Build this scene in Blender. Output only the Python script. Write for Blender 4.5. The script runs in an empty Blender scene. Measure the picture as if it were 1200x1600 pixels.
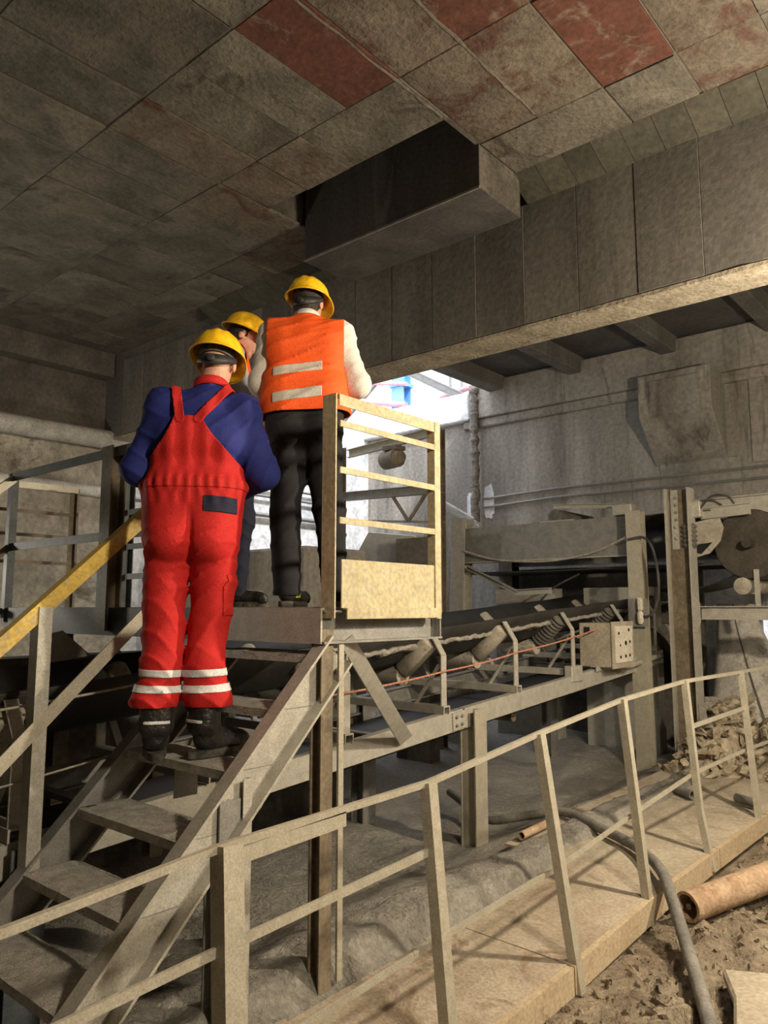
import bpy, math, random
import numpy as np
from mathutils import Vector, Matrix, noise

random.seed(7)
SC = bpy.context.scene
COL = SC.collection
R = math.radians

# ------------------------------------------------------------------ camera
cam_d = bpy.data.cameras.new('camera')
cam_d.sensor_fit = 'VERTICAL'
cam_d.sensor_height = 36.0
cam_d.lens = 27.0
cam_d.clip_start = 0.05
cam = bpy.data.objects.new('camera', cam_d)
COL.objects.link(cam)
cam.location = (0, 0, 1.75)
cam.rotation_euler = (R(90 + 7.125), 0, R(40.8))
SC.camera = cam

# ------------------------------------------------------------------ daylight and lamps
world = bpy.data.worlds.new('world')
SC.world = world
world.use_nodes = True
bg = world.node_tree.nodes['Background']
bg.inputs[0].default_value = (0.86, 0.90, 1.0, 1)
bg.inputs[1].default_value = 3.6

def lamp(name, loc, power, col, radius, aim=None, spot=None):
    d = bpy.data.lights.new(name, 'SPOT' if spot else 'POINT')
    d.energy = power
    d.color = col
    d.shadow_soft_size = radius
    if spot:
        d.spot_size = R(spot)
        d.spot_blend = 0.6
    o = bpy.data.objects.new(name, d)
    COL.objects.link(o)
    o.location = loc
    if aim:
        o.rotation_euler = (Vector(aim) - Vector(loc)).to_track_quat('-Z', 'Y').to_euler()
    return o

WARM = (1.0, 0.85, 0.64)
lamp('hall_floodlight_near', (1.3, 1.7, 3.4), 600, WARM, 0.16, (-2.6, 2.4, .2), 118)
lamp('hall_floodlight_side', (0.15, 4.75, 3.0), 640, (1.0, 0.85, 0.63), 0.08)
lamp('hall_floodlight_far', (0.6, 7.6, 2.6), 90, (1.0, 0.88, 0.70), 0.12)
lamp('hall_floodlight_beyond', (-7.6, 1.4, 2.1), 130, (1.0, 0.93, 0.78), 0.15)
sun_d = bpy.data.lights.new('sun', 'SUN')
sun_d.energy = 4.5
sun_d.angle = R(4)
sun = bpy.data.objects.new('sun', sun_d)
COL.objects.link(sun)
sun.rotation_euler = Vector((-.60, .35, -.72)).to_track_quat('-Z', 'Y').to_euler()

SC.view_settings.view_transform = 'Standard'
SC.view_settings.look = 'None'
SC.view_settings.exposure = 0.0
SC.view_settings.gamma = 1.0
SC.view_settings.use_curve_mapping = False

# ------------------------------------------------------------------ materials
MATS = {}

def mat(name, c1, c2, scale=3.0, rough=0.85, metal=0.0, bump=0.3, fine=40.0, dist=0.02,
        c3=None, t3=0.6, s3=1.2, streak=False, rnd=0.0, detail=8.0, spec=0.3, checker=False):
    """two-tone noise colour, a third patch colour (dirt, rust, peeling), fine relief"""
    m = bpy.data.materials.new(name)
    m.use_nodes = True
    nt = m.node_tree
    n = nt.nodes
    L = nt.links.new
    b = n['Principled BSDF']
    b.inputs['Roughness'].default_value = rough
    b.inputs['Metallic'].default_value = metal
    b.inputs['Specular IOR Level'].default_value = spec
    geo = n.new('ShaderNodeNewGeometry')
    pos = geo.outputs['Position']
    if streak:
        mp = n.new('ShaderNodeMapping')
        mp.inputs['Scale'].default_value = (1, 1, 0.16)
        L(pos, mp.inputs['Vector'])
        pos1 = mp.outputs[0]
    else:
        pos1 = pos
    if rnd:
        oi = n.new('ShaderNodeObjectInfo')
        ad = n.new('ShaderNodeVectorMath')
        ad.operation = 'MULTIPLY_ADD'
        L(oi.outputs['Random'], ad.inputs[0])
        ad.inputs[1].default_value = (37, 53, 71)
        L(pos1, ad.inputs[2])
        pos1 = ad.outputs[0]
    n1 = n.new('ShaderNodeTexNoise')
    n1.inputs['Scale'].default_value = scale
    n1.inputs['Detail'].default_value = detail
    n1.inputs['Roughness'].default_value = 0.62
    n1.inputs['Distortion'].default_value = 0.4
    L(pos1, n1.inputs['Vector'])
    cr = n.new('ShaderNodeValToRGB')
    cr.color_ramp.elements[0].position = 0.36
    cr.color_ramp.elements[1].position = 0.64
    cr.color_ramp.elements[0].color = (*c1, 1)
    cr.color_ramp.elements[1].color = (*c2, 1)
    L(n1.outputs[0], cr.inputs[0])
    col = cr.outputs[0]
    if c3:
        n3 = n.new('ShaderNodeTexNoise')
        n3.inputs['Scale'].default_value = s3
        n3.inputs['Detail'].default_value = 10
        n3.inputs['Roughness'].default_value = 0.7
        n3.inputs['Distortion'].default_value = 1.2
        L(pos1, n3.inputs['Vector'])
        r3 = n.new('ShaderNodeMapRange')
        r3.inputs[1].default_value = t3 - 0.05
        r3.inputs[2].default_value = t3 + 0.06
        L(n3.outputs[0], r3.inputs[0])
        mx = n.new('ShaderNodeMixRGB')
        L(r3.outputs[0], mx.inputs[0])
        L(col, mx.inputs[1])
        mx.inputs[2].default_value = (*c3, 1)
        col = mx.outputs[0]
    nf = n.new('ShaderNodeTexNoise')
    nf.inputs['Scale'].default_value = fine
    nf.inputs['Detail'].default_value = 4
    L(pos, nf.inputs['Vector'])
    rf = n.new('ShaderNodeMapRange')
    rf.inputs[1].default_value = 0.25
    rf.inputs[2].default_value = 0.75
    rf.inputs[3].default_value = 0.72
    rf.inputs[4].default_value = 1.2
    L(nf.outputs[0], rf.inputs[0])
    mm = n.new('ShaderNodeMixRGB')
    mm.blend_type = 'MULTIPLY'
    mm.inputs[0].default_value = 1
    L(col, mm.inputs[1])
    L(rf.outputs[0], mm.inputs[2])
    col = mm.outputs[0]
    if rnd:
        ro = n.new('ShaderNodeMapRange')
        ro.inputs[3].default_value = 1 - rnd
        ro.inputs[4].default_value = 1 + rnd
        L(oi.outputs['Random'], ro.inputs[0])
        mr = n.new('ShaderNodeMixRGB')
        mr.blend_type = 'MULTIPLY'
        mr.inputs[0].default_value = 1
        L(col, mr.inputs[1])
        L(ro.outputs[0], mr.inputs[2])
        col = mr.outputs[0]
    L(col, b.inputs['Base Color'])
    if bump:
        h = nf.outputs[0]
        sm = n.new('ShaderNodeMath')
        sm.operation = 'MULTIPLY_ADD'
        L(n1.outputs[0], sm.inputs[0])
        sm.inputs[1].default_value = 1.5
        L(h, sm.inputs[2])
        h = sm.outputs[0]
        if checker:
            wv = n.new('ShaderNodeTexChecker')
            wv.inputs['Scale'].default_value = 34
            rt = n.new('ShaderNodeMapping')
            rt.inputs['Rotation'].default_value = (0, 0, 0.785)
            rt.inputs['Scale'].default_value = (1, 2.2, 1)
            L(pos, rt.inputs['Vector'])
            L(rt.outputs[0], wv.inputs['Vector'])
            s2 = n.new('ShaderNodeMath')
            s2.operation = 'MULTIPLY_ADD'
            L(wv.outputs['Fac'], s2.inputs[0])
            s2.inputs[1].default_value = 0.35
            L(h, s2.inputs[2])
            h = s2.outputs[0]
        bp = n.new('ShaderNodeBump')
        bp.inputs['Strength'].default_value = bump
        bp.inputs['Distance'].default_value = dist
        L(h, bp.inputs['Height'])
        L(bp.outputs[0], b.inputs['Normal'])
    MATS[name] = m
    return m

mat('slab_concrete', (0.086, 0.078, 0.063), (0.173, 0.155, 0.126), 2.2, .9, bump=.8, fine=30, c3=(0.058, 0.046, 0.038), t3=.62, s3=1.7, rnd=.16)
mat('slab_red', (0.089, 0.038, 0.027), (0.136, 0.054, 0.038), 5, .9, bump=.4, fine=25, c3=(0.204, 0.163, 0.122), t3=.60, s3=2.6, rnd=.1)
mat('slab_mixed', (0.115, 0.092, 0.072), (0.184, 0.155, 0.121), 3, .9, bump=.8, fine=30, c3=(0.098, 0.052, 0.038), t3=.56, s3=2.2, rnd=.1)
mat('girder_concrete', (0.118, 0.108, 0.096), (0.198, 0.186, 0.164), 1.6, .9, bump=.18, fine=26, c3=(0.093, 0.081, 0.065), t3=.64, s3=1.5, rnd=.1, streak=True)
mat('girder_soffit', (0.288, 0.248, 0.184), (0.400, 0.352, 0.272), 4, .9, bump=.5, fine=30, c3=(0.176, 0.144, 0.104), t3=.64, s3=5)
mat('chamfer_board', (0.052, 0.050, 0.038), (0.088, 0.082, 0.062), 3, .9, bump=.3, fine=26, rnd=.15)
mat('wall_concrete', (0.192, 0.177, 0.152), (0.353, 0.329, 0.289), 1.7, .9, bump=.4, fine=18, c3=(0.129, 0.109, 0.088), t3=.60, s3=1.6, streak=True)
mat('wall_left', (.30, .27, .22), (.55, .50, .42), 2.4, .9, bump=1.0, fine=16, dist=.03, c3=(.14, .12, .09), t3=.62, s3=1.1)
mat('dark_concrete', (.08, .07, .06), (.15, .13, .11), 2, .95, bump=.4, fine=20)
mat('white_concrete', (.55, .56, .57), (.8, .8, .8), 2.4, .9, bump=.5, fine=14, c3=(.40, .40, .41), t3=.63, s3=2)
mat('roof_sheet', (0.080, 0.076, 0.072), (0.128, 0.120, 0.112), 1.2, .7, bump=.1, fine=20, rnd=.1)
mat('duct_steel', (0.061, 0.055, 0.052), (0.110, 0.102, 0.096), 2.0, .75, bump=.15, fine=30, streak=True, c3=(0.132, 0.121, 0.110), t3=.66, s3=3)
mat('dusty_steel', (.37, .35, .30), (.47, .45, .395), 14, .5, metal=.25, bump=.22, fine=130, dist=.003, c3=(.26, .235, .19), t3=.66, s3=26, spec=.5)
mat('grey_steel', (.20, .195, .18), (.28, .27, .25), 12, .5, metal=.25, bump=.2, fine=130, dist=.003, c3=(.34, .32, .275), t3=.65, s3=16, spec=.5)
mat('rail_steel', (.39, .355, .28), (.47, .435, .35), 14, .45, metal=.25, bump=.2, fine=130, dist=.003, c3=(.27, .20, .135), t3=.67, s3=20, spec=.5)
mat('brown_steel', (.12, .095, .065), (.22, .18, .125), 6, .6, bump=.2, fine=50, dist=.005)
mat('blue_steel', (.08, .095, .105), (.13, .145, .155), 8, .55, bump=.2, fine=90, dist=.004, c3=(.22, .19, .14), t3=.66, s3=9)
mat('yellow_paint', (.56, .38, .075), (.70, .50, .12), 6, .55, bump=.25, fine=60, dist=.005, c3=(.42, .36, .24), t3=.58, s3=9)
mat('gate_paint', (.40, .345, .20), (.49, .43, .27), 9, .55, bump=.3, fine=45, dist=.006, c3=(.40, .35, .25), t3=.55, s3=14)
mat('rust', (.30, .20, .125), (.44, .32, .215), 6, .9, bump=.4, fine=40, c3=(.24, .14, .08), t3=.62, s3=5)
mat('orange_rust', (0.378, 0.288, 0.180), (0.450, 0.360, 0.248), 3, .85, bump=.3, fine=60, dist=.008, c3=(0.297, 0.180, 0.099), t3=.62, s3=9)
mat('plate_mud', (0.310, 0.245, 0.176), (0.430, 0.365, 0.280), 3.2, .75, bump=.55, fine=55, dist=.012, c3=(0.232, 0.163, 0.107), t3=.60, s3=2.4, checker=True, spec=.45)
mat('plate_dust', (0.319, 0.269, 0.202), (0.437, 0.382, 0.294), 2.6, .85, bump=.35, fine=45, dist=.008, c3=(0.252, 0.185, 0.118), t3=.62, s3=2.0)
mat('tread_mud', (.33, .31, .27), (.50, .475, .42), 22, .6, bump=1.0, fine=130, dist=.008, c3=(.22, .20, .17), t3=.60, s3=30, spec=.5)
mat('belt_rubber', (.018, .017, .016), (.035, .033, .03), 4, .55, bump=.12, fine=40, spec=.4)
mat('belt_dusty', (.07, .065, .058), (.13, .12, .105), 3, .7, bump=.15, fine=40)
mat('roller_steel', (.30, .27, .22), (.44, .40, .33), 6, .6, bump=.2, fine=60, dist=.004, c3=(.16, .14, .11), t3=.6, s3=6)
mat('rubber_disc', (.09, .085, .075), (.17, .155, .13), 8, .7, bump=.2, fine=60)
mat('clay', (.20, .185, .16), (.34, .315, .275), 9, .75, bump=.7, fine=45, dist=.02)
mat('apron_rubber', (.36, .34, .30), (.52, .49, .44), 3, .75, bump=.35, fine=35, streak=True, c3=(.24, .22, .19), t3=.6, s3=3)
mat('black_rubber', (.03, .03, .03), (.09, .085, .08), 6, .55, bump=.2, fine=60)
mat('hose_rubber', (.12, .115, .105), (.24, .225, .20), 6, .6, bump=.2, fine=60)
mat('pvc_white', (.58, .56, .52), (.72, .70, .66), 5, .5, bump=.1, fine=40)
mat('pipe_grey', (.36, .34, .31), (.56, .54, .50), 5, .6, bump=.2, fine=40)
mat('cord_red', (.42, .17, .11), (.52, .24, .16), 20, .7, bump=.1)
mat('wire', (.30, .27, .22), (.45, .40, .32), 20, .6, bump=.1)
mat('sky_blue_paint', (.16, .38, .72), (.25, .48, .80), 3, .6, bump=.1)
mat('pink_pipe', (.62, .28, .32), (.75, .42, .45), 3, .5, bump=.1)
mat('puddle_water', (.10, .095, .08), (.16, .15, .13), 20, .06, bump=.5, fine=60, dist=.02, spec=.6)
mat('lime_crust', (.13, .115, .095), (.30, .27, .235), 14, .9, bump=.9, fine=35, dist=.03)
mat('box_steel', (.30, .265, .20), (.42, .375, .29), 5, .65, bump=.2, fine=50, dist=.004)
mat('box_panel', (.55, .50, .41), (.66, .61, .51), 6, .6, bump=.15, fine=50, dist=.003)
mat('black', (.01, .01, .01), (.018, .018, .018), 5, .6, bump=0)
mat('wood_chip', (.30, .24, .165), (.50, .42, .31), 12, .9, bump=.4, fine=60)
mat('rubble', (.26, .215, .15), (.50, .43, .32), 14, .9, bump=.8, fine=40)
# clothing, skin
mat('cloth_red', (.47, .014, .013), (.57, .022, .019), 5, .8, bump=.25, fine=160, dist=.004)
mat('cloth_red_dark', (.46, .015, .012), (.56, .024, .017), 5, .8, bump=.25, fine=160, dist=.004)
mat('cloth_blue', (.015, .022, .145), (.024, .033, .195), 5, .8, bump=.25, fine=160, dist=.004)
mat('cloth_navy', (.014, .016, .035), (.022, .024, .05), 5, .8, bump=.2, fine=160, dist=.004)
mat('cloth_orange', (.88, .10, .014), (.96, .135, .022), 5, .7, bump=.2, fine=160, dist=.004)
mat('cloth_white', (.66, .62, .56), (.78, .74, .68), 5, .8, bump=.2, fine=160, dist=.004)
mat('cloth_greyblue', (.36, .39, .46), (.46, .49, .56), 5, .8, bump=.2, fine=160, dist=.004)
mat('cloth_black', (.012, .012, .014), (.022, .022, .025), 5, .85, bump=.2, fine=160, dist=.004)
mat('reflective', (.52, .49, .42), (.66, .63, .55), 12, .45, bump=.1, fine=160)
mat('reflective_white', (.66, .66, .66), (.80, .80, .80), 12, .45, bump=.1, fine=160)
mat('skin', (.52, .27, .185), (.64, .36, .26), 6, .6, bump=.1, fine=120, dist=.003)
mat('hair', (.02, .015, .012), (.05, .038, .03), 30, .7, bump=.4, fine=120)
mat('hair_grey', (.06, .05, .045), (.14, .12, .105), 30, .7, bump=.4, fine=120)
mat('helmet_yellow', (.84, .47, .012), (.92, .56, .02), 3, .32, bump=.02, fine=30, spec=.5)
mat('helmet_band', (.02, .02, .02), (.04, .04, .04), 8, .5, bump=.1)
mat('boot_leather', (.012, .011, .010), (.028, .026, .023), 9, .38, bump=.35, fine=60, c3=(.09, .08, .065), t3=.66, s3=14, spec=.5)
mat('drum_dark', (.045, .038, .030), (.075, .064, .05), 5, .6, bump=.2, fine=40)
mat('sole', (.03, .028, .025), (.12, .105, .085), 14, .85, bump=.4, fine=60)
mat('shoe_green', (.45, .75, .05), (.6, .9, .1), 9, .5, bump=.1)

def ground_material():
    """brown churned mud right of the walkway, grey wet slurry on the conveyor side"""
    m = bpy.data.materials.new('mud')
    m.use_nodes = True
    nt = m.node_tree
    n = nt.nodes
    L = nt.links.new
    b = n['Principled BSDF']
    geo = n.new('ShaderNodeNewGeometry')
    sx = n.new('ShaderNodeSeparateXYZ')
    L(geo.outputs['Position'], sx.inputs[0])
    def nz(scale, det=8, dis=.5):
        t = n.new('ShaderNodeTexNoise')
        t.inputs['Scale'].default_value = scale
        t.inputs['Detail'].default_value = det
        t.inputs['Roughness'].default_value = .65
        t.inputs['Distortion'].default_value = dis
        L(geo.outputs['Position'], t.inputs['Vector'])
        return t.outputs[0]
    def ramp(f, c1, c2, a=.36, bb=.64):
        r = n.new('ShaderNodeValToRGB')
        r.color_ramp.elements[0].position = a
        r.color_ramp.elements[1].position = bb
        r.color_ramp.elements[0].color = (*c1, 1)
        r.color_ramp.elements[1].color = (*c2, 1)
        L(f, r.inputs[0])
        return r.outputs[0]
    big, med, fine = nz(1.3), nz(6), nz(32, 5)
    brown = ramp(med, (.22, .165, .11), (.46, .375, .27))
    grey = ramp(big, (.27, .25, .215), (.47, .44, .385))
    a = n.new('ShaderNodeMath')
    a.operation = 'MULTIPLY_ADD'
    L(big, a.inputs[0])
    a.inputs[1].default_value = .7
    L(sx.outputs[0], a.inputs[2])
    mr = n.new('ShaderNodeMapRange')
    mr.inputs[1].default_value = -2.15
    mr.inputs[2].default_value = -1.75
    L(a.outputs[0], mr.inputs[0])
    mx = n.new('ShaderNodeMixRGB')
    L(mr.outputs[0], mx.inputs[0])
    L(grey, mx.inputs[1])
    L(brown, mx.inputs[2])
    mu = n.new('ShaderNodeMixRGB')
    mu.blend_type = 'MULTIPLY'
    mu.inputs[0].default_value = .55
    L(mx.outputs[0], mu.inputs[1])
    L(ramp(fine, (.35, .35, .35), (1, 1, 1)), mu.inputs[2])
    L(mu.outputs[0], b.inputs['Base Color'])
    rr = n.new('ShaderNodeMapRange')
    rr.inputs[1].default_value = .40
    rr.inputs[2].default_value = .6
    rr.inputs[3].default_value = .38
    rr.inputs[4].default_value = .85
    L(big, rr.inputs[0])
    L(rr.outputs[0], b.inputs['Roughness'])
    sm = n.new('ShaderNodeMath')
    sm.operation = 'MULTIPLY_ADD'
    L(med, sm.inputs[0])
    sm.inputs[1].default_value = 2
    L(fine, sm.inputs[2])
    bp = n.new('ShaderNodeBump')
    bp.inputs['Strength'].default_value = .9
    bp.inputs['Distance'].default_value = .04
    L(sm.outputs[0], bp.inputs['Height'])
    L(bp.outputs[0], b.inputs['Normal'])
    MATS['mud'] = m

ground_material()

# ------------------------------------------------------------------ mesh helpers
def V(*a):
    return Vector(a)

def prof_I(w, h, tf, tw):
    return [(-w/2, -h/2), (w/2, -h/2), (w/2, -h/2+tf), (tw/2, -h/2+tf), (tw/2, h/2-tf), (w/2, h/2-tf),
            (w/2, h/2), (-w/2, h/2), (-w/2, h/2-tf), (-tw/2, h/2-tf), (-tw/2, -h/2+tf), (-w/2, -h/2+tf)]

def prof_C(w, h, t):            # web at -w/2, open towards +side
    return [(-w/2, -h/2), (w/2, -h/2), (w/2, -h/2+t), (-w/2+t, -h/2+t), (-w/2+t, h/2-t), (w/2, h/2-t), (w/2, h/2), (-w/2, h/2)]

def prof_L(w, h, t):            # corner at (+w/2, +h/2)
    return [(-w/2, h/2-t), (w/2-t, h/2-t), (w/2-t, -h/2), (w/2, -h/2), (w/2, h/2), (-w/2, h/2)]

def prof_R(w, h):
    return [(-w/2, -h/2), (w/2, -h/2), (w/2, h/2), (-w/2, h/2)]

class MB:
    def __init__(s):
        s.v, s.f = [], []
    def add(s, vs, fs):
        k = len(s.v)
        s.v += [tuple(x) for x in vs]
        s.f += [tuple(i + k for i in f) for f in fs]
        return s
    def box(s, lo, hi):
        (a, b, c), (d, e, g) = lo, hi
        return s.add([(a, b, c), (d, b, c), (d, e, c), (a, e, c), (a, b, g), (d, b, g), (d, e, g), (a, e, g)],
                     [(0, 3, 2, 1), (4, 5, 6, 7), (0, 1, 5, 4), (1, 2, 6, 5), (2, 3, 7, 6), (3, 0, 4, 7)])
    def ext(s, p0, p1, prof, side, flip=False):
        """extrude a 2-D profile from p0 to p1; side = direction of the profile's first axis"""
        p0, p1 = Vector(p0), Vector(p1)
        d = (p1 - p0).normalized()
        sd = Vector(side)
        sd = (sd - d * sd.dot(d)).normalized()
        up = sd.cross(d)
        if flip:
            up = -up
        if up.z < -1e-6:
            up = -up
        n = len(prof)
        vs = [p + sd * a + up * b for p in (p0, p1) for a, b in prof]
        fs = [(i, (i+1) % n, n + (i+1) % n, n + i) for i in range(n)]
        fs += [tuple(reversed(range(n))), tuple(range(n, 2*n))]
        return s.add(vs, fs)
    def prism(s, poly, vec):
        """extrude a planar polygon of 3-D points by vec"""
        n = len(poly)
        vec = Vector(vec)
        vs = [Vector(p) for p in poly] + [Vector(p) + vec for p in poly]
        fs = [(i, (i+1) % n, n + (i+1) % n, n + i) for i in range(n)]
        fs += [tuple(reversed(range(n))), tuple(range(n, 2*n))]
        return s.add(vs, fs)
    def tube(s, pts, r, n=8):
        pts = [Vector(p) for p in pts]
        rs = r if isinstance(r, (list, tuple)) else [r] * len(pts)
        vs, fs = [], []
        ref = None
        for i, p in enumerate(pts):
            d = (pts[min(i+1, len(pts)-1)] - pts[max(i-1, 0)]).normalized()
            if ref is None:
                ref = Vector((0, 0, 1)) if abs(d.z) < .9 else Vector((1, 0, 0))
            a = d.cross(ref).normalized()
            b = a.cross(d).normalized()
            ref = b
            vs += [p + (a*math.cos(2*math.pi*k/n) + b*math.sin(2*math.pi*k/n))*rs[i] for k in range(n)]
        for i in range(len(pts)-1):
            for k in range(n):
                fs.append((i*n+k, i*n+(k+1) % n, (i+1)*n+(k+1) % n, (i+1)*n+k))
        fs += [tuple(reversed(range(n))), tuple(range((len(pts)-1)*n, len(pts)*n))]
        return s.add(vs, fs)
    def lathe(s, p0, p1, prof, n=20):
        """prof: (fraction or distance along the axis 0..1, radius)"""
        p0, p1 = Vector(p0), Vector(p1)
        d = (p1 - p0)
        return s.tube_r([(p0 + d*t) for t, _ in prof], [r for _, r in prof], d.normalized(), n)
    def tube_r(s, pts, rs, d, n):
        ref = Vector((0, 0, 1)) if abs(d.z) < .9 else Vector((1, 0, 0))
        a = d.cross(ref).normalized()
        b = a.cross(d).normalized()
        vs, fs = [], []
        for p, r in zip([Vector(q) for q in pts], rs):
            vs += [p + (a*math.cos(2*math.pi*k/n) + b*math.sin(2*math.pi*k/n))*max(r, 1e-4) for k in range(n)]
        for i in range(len(pts)-1):
            for k in range(n):
                fs.append((i*n+k, i*n+(k+1) % n, (i+1)*n+(k+1) % n, (i+1)*n+k))
        fs += [tuple(reversed(range(n))), tuple(range((len(pts)-1)*n, len(pts)*n))]
        return s.add(vs, fs)
    def mesh(s, name, off=(0, 0, 0), smooth=False):
        me = bpy.data.meshes.new(name)
        o = Vector(off)
        me.from_pydata([tuple(Vector(v) - o) for v in s.v], [], s.f)
        me.validate()
        if smooth:
            me.shade_smooth()
            try:
                me.set_sharp_from_angle(angle=R(40))
            except Exception:
                pass
        return me
    def build(s, name, m, parent=None, smooth=False, bevel=0.0, fix=True):
        off = WORLD_OF(parent) if parent else (0, 0, 0)
        me = s.mesh(name, off, smooth)
        if fix:
            import bmesh
            bm = bmesh.new()
            bm.from_mesh(me)
            bmesh.ops.recalc_face_normals(bm, faces=bm.faces)
            bm.to_mesh(me)
            bm.free()
        o = bpy.data.objects.new(name, me)
        COL.objects.link(o)
        me.materials.append(MATS[m])
        if parent:
            o.parent = parent
        if bevel:
            bv = o.modifiers.new('bevel', 'BEVEL')
            bv.width = bevel
            bv.segments = 1
            bv.limit_method = 'ANGLE'
        return o

def WORLD_OF(o):
    p = Vector((0, 0, 0))
    while o is not None:
        p += Vector(o.location)
        o = o.parent
    return p

def thing(name, loc, label, cat, group=None, kind=None):
    o = bpy.data.objects.new(name, None)
    o.empty_display_size = .1
    COL.objects.link(o)
    o.location = loc
    tag(o, label, cat, group, kind)
    return o

def tag(o, label, cat, group=None, kind=None):
    if label:
        o['label'] = label
    if cat:
        o['category'] = cat
    if group:
        o['group'] = group
    if kind:
        o['kind'] = kind
    return o

def copy_tree(o, parent, shift):
    c = o.copy()
    COL.objects.link(c)
    c.parent = parent
    c.location = Vector(o.location) + Vector(shift)
    for ch in list(o.children):
        copy_tree(ch, c, (0, 0, 0))
    return c

def nz(x, y, z=0.0):
    return noise.noise(Vector((x, y, z)))

def fbm(x, y, z=0.0, o=4):
    return noise.fractal(Vector((x, y, z)), 1.0, 2.0, o)

def catenary(p0, p1, sag, n=12):
    p0, p1 = Vector(p0), Vector(p1)
    return [p0.lerp(p1, t/n) - Vector((0, 0, sag*4*(t/n)*(1-t/n))) for t in range(n+1)]

def smooth_path(pts, n=6):
    """Catmull-Rom through the points"""
    P = [Vector(p) for p in pts]
    P = [P[0]*2 - P[1]] + P + [P[-1]*2 - P[-2]]
    out = []
    for i in range(1, len(P)-2):
        for k in range(n):
            t = k/n
            a, b, c, d = P[i-1], P[i], P[i+1], P[i+2]
            out.append(.5*((2*b) + (c-a)*t + (2*a-5*b+4*c-d)*t*t + (3*b-a-3*c+d)*t**3))
    out.append(P[-2])
    return out


# ================================================================== THE SETTING
CZ = 5.25                                   # ceiling height

def structure(name, label, m, mb, parent=None, **k):
    o = mb.build(name, m, parent, **k)
    return tag(o, label, None, None, 'structure')

# ---- mud floor
def ground(x, y):
    h = 0.035*fbm(x*1.1, y*1.1, 3.3) + 0.012*fbm(x*6, y*6, 1.0)
    if x > -1.8:                             # churned mud beside the walkway
        w = min(1, (x + 1.8)/.25)
        h += w*(0.055*abs(fbm(x*2.6, y*2.6, 9)) + 0.06*abs(fbm(x*7, y*7, 2)) + .016*fbm(x*18, y*18, 6)) - .02
        return h + max(0, min(1, (y-6.2)/2.5))*.22
    s = max(0.0, min(1.0, (y - 6.8)/2.0))
    mound = s*s*.16
    if x > -2.45:
        return -.02 + .3*h + mound
    if x > -2.8:                             # worn concrete ledge
        e = max(0, min(1, (-2.45 - x)/.16))
        return .10 + .12*e*e*(3-2*e) + (.3+.5*e)*h + mound - .06*max(0, nz(x*4, y*4, 5))
    t = max(0, min(1, (-2.8 - x)/.7))
    flow = .03*math.sin(9*(x*.8 + y*.35) + 2.5*nz(x*1.5, y*1.5)) * max(0, nz(x*.9, y*.9, 7) + .35)
    return .19*(1-t) - .06*t + h + flow + mound

def axis(a, b, lo, hi, fine, coarse):
    return np.concatenate([np.arange(a, lo, coarse), np.arange(lo, hi, fine), np.arange(hi, b + coarse, coarse)])

gx = axis(-17, 4, -4.8, .2, .028, .5)
gy = axis(-5, 17, 1.0, 9.4, .028, .5)
vs = [(x, y, ground(x, y)) for y in gy for x in gx]
nx = len(gx)
fs = [(j*nx+i, j*nx+i+1, (j+1)*nx+i+1, (j+1)*nx+i) for j in range(len(gy)-1) for i in range(nx-1)]
floor = MB().add(vs, fs).build('floor', 'mud', smooth=False, fix=False)
floor.data.shade_smooth()
tag(floor, 'churned brown and grey mud floor', None, None, 'structure')

# ---- ceiling: rough slab with formwork panels
HX0, HX1, HY0, HY1 = -5.0, -3.05, 4.2, 5.4     # opening above the duct
cb = MB()
cb.box((-9.9, -5, CZ+.012), (HX0, 5.75, 5.8))
cb.box((HX1, -5, CZ+.012), (4, 5.75, 5.8))
cb.box((HX0, -5, CZ+.012), (HX1, HY0, 5.8))
cb.box((HX0, HY1, CZ+.012), (HX1, 5.75, 5.8))
ceiling = structure('ceiling', 'concrete slab ceiling with formwork panel joints', 'dark_concrete', cb)
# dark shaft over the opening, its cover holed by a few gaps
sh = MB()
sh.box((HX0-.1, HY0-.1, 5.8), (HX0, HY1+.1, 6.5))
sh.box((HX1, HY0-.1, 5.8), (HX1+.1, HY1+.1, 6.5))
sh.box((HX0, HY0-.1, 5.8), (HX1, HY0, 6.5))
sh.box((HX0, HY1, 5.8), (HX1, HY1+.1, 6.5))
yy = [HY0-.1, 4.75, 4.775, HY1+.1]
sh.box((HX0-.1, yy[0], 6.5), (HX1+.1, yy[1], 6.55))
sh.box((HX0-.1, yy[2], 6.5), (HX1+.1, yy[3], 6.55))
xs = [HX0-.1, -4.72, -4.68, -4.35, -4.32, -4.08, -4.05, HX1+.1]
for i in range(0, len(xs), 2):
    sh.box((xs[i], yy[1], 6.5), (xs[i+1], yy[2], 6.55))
structure('shaft', None, 'dark_concrete', sh, ceiling)

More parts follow.
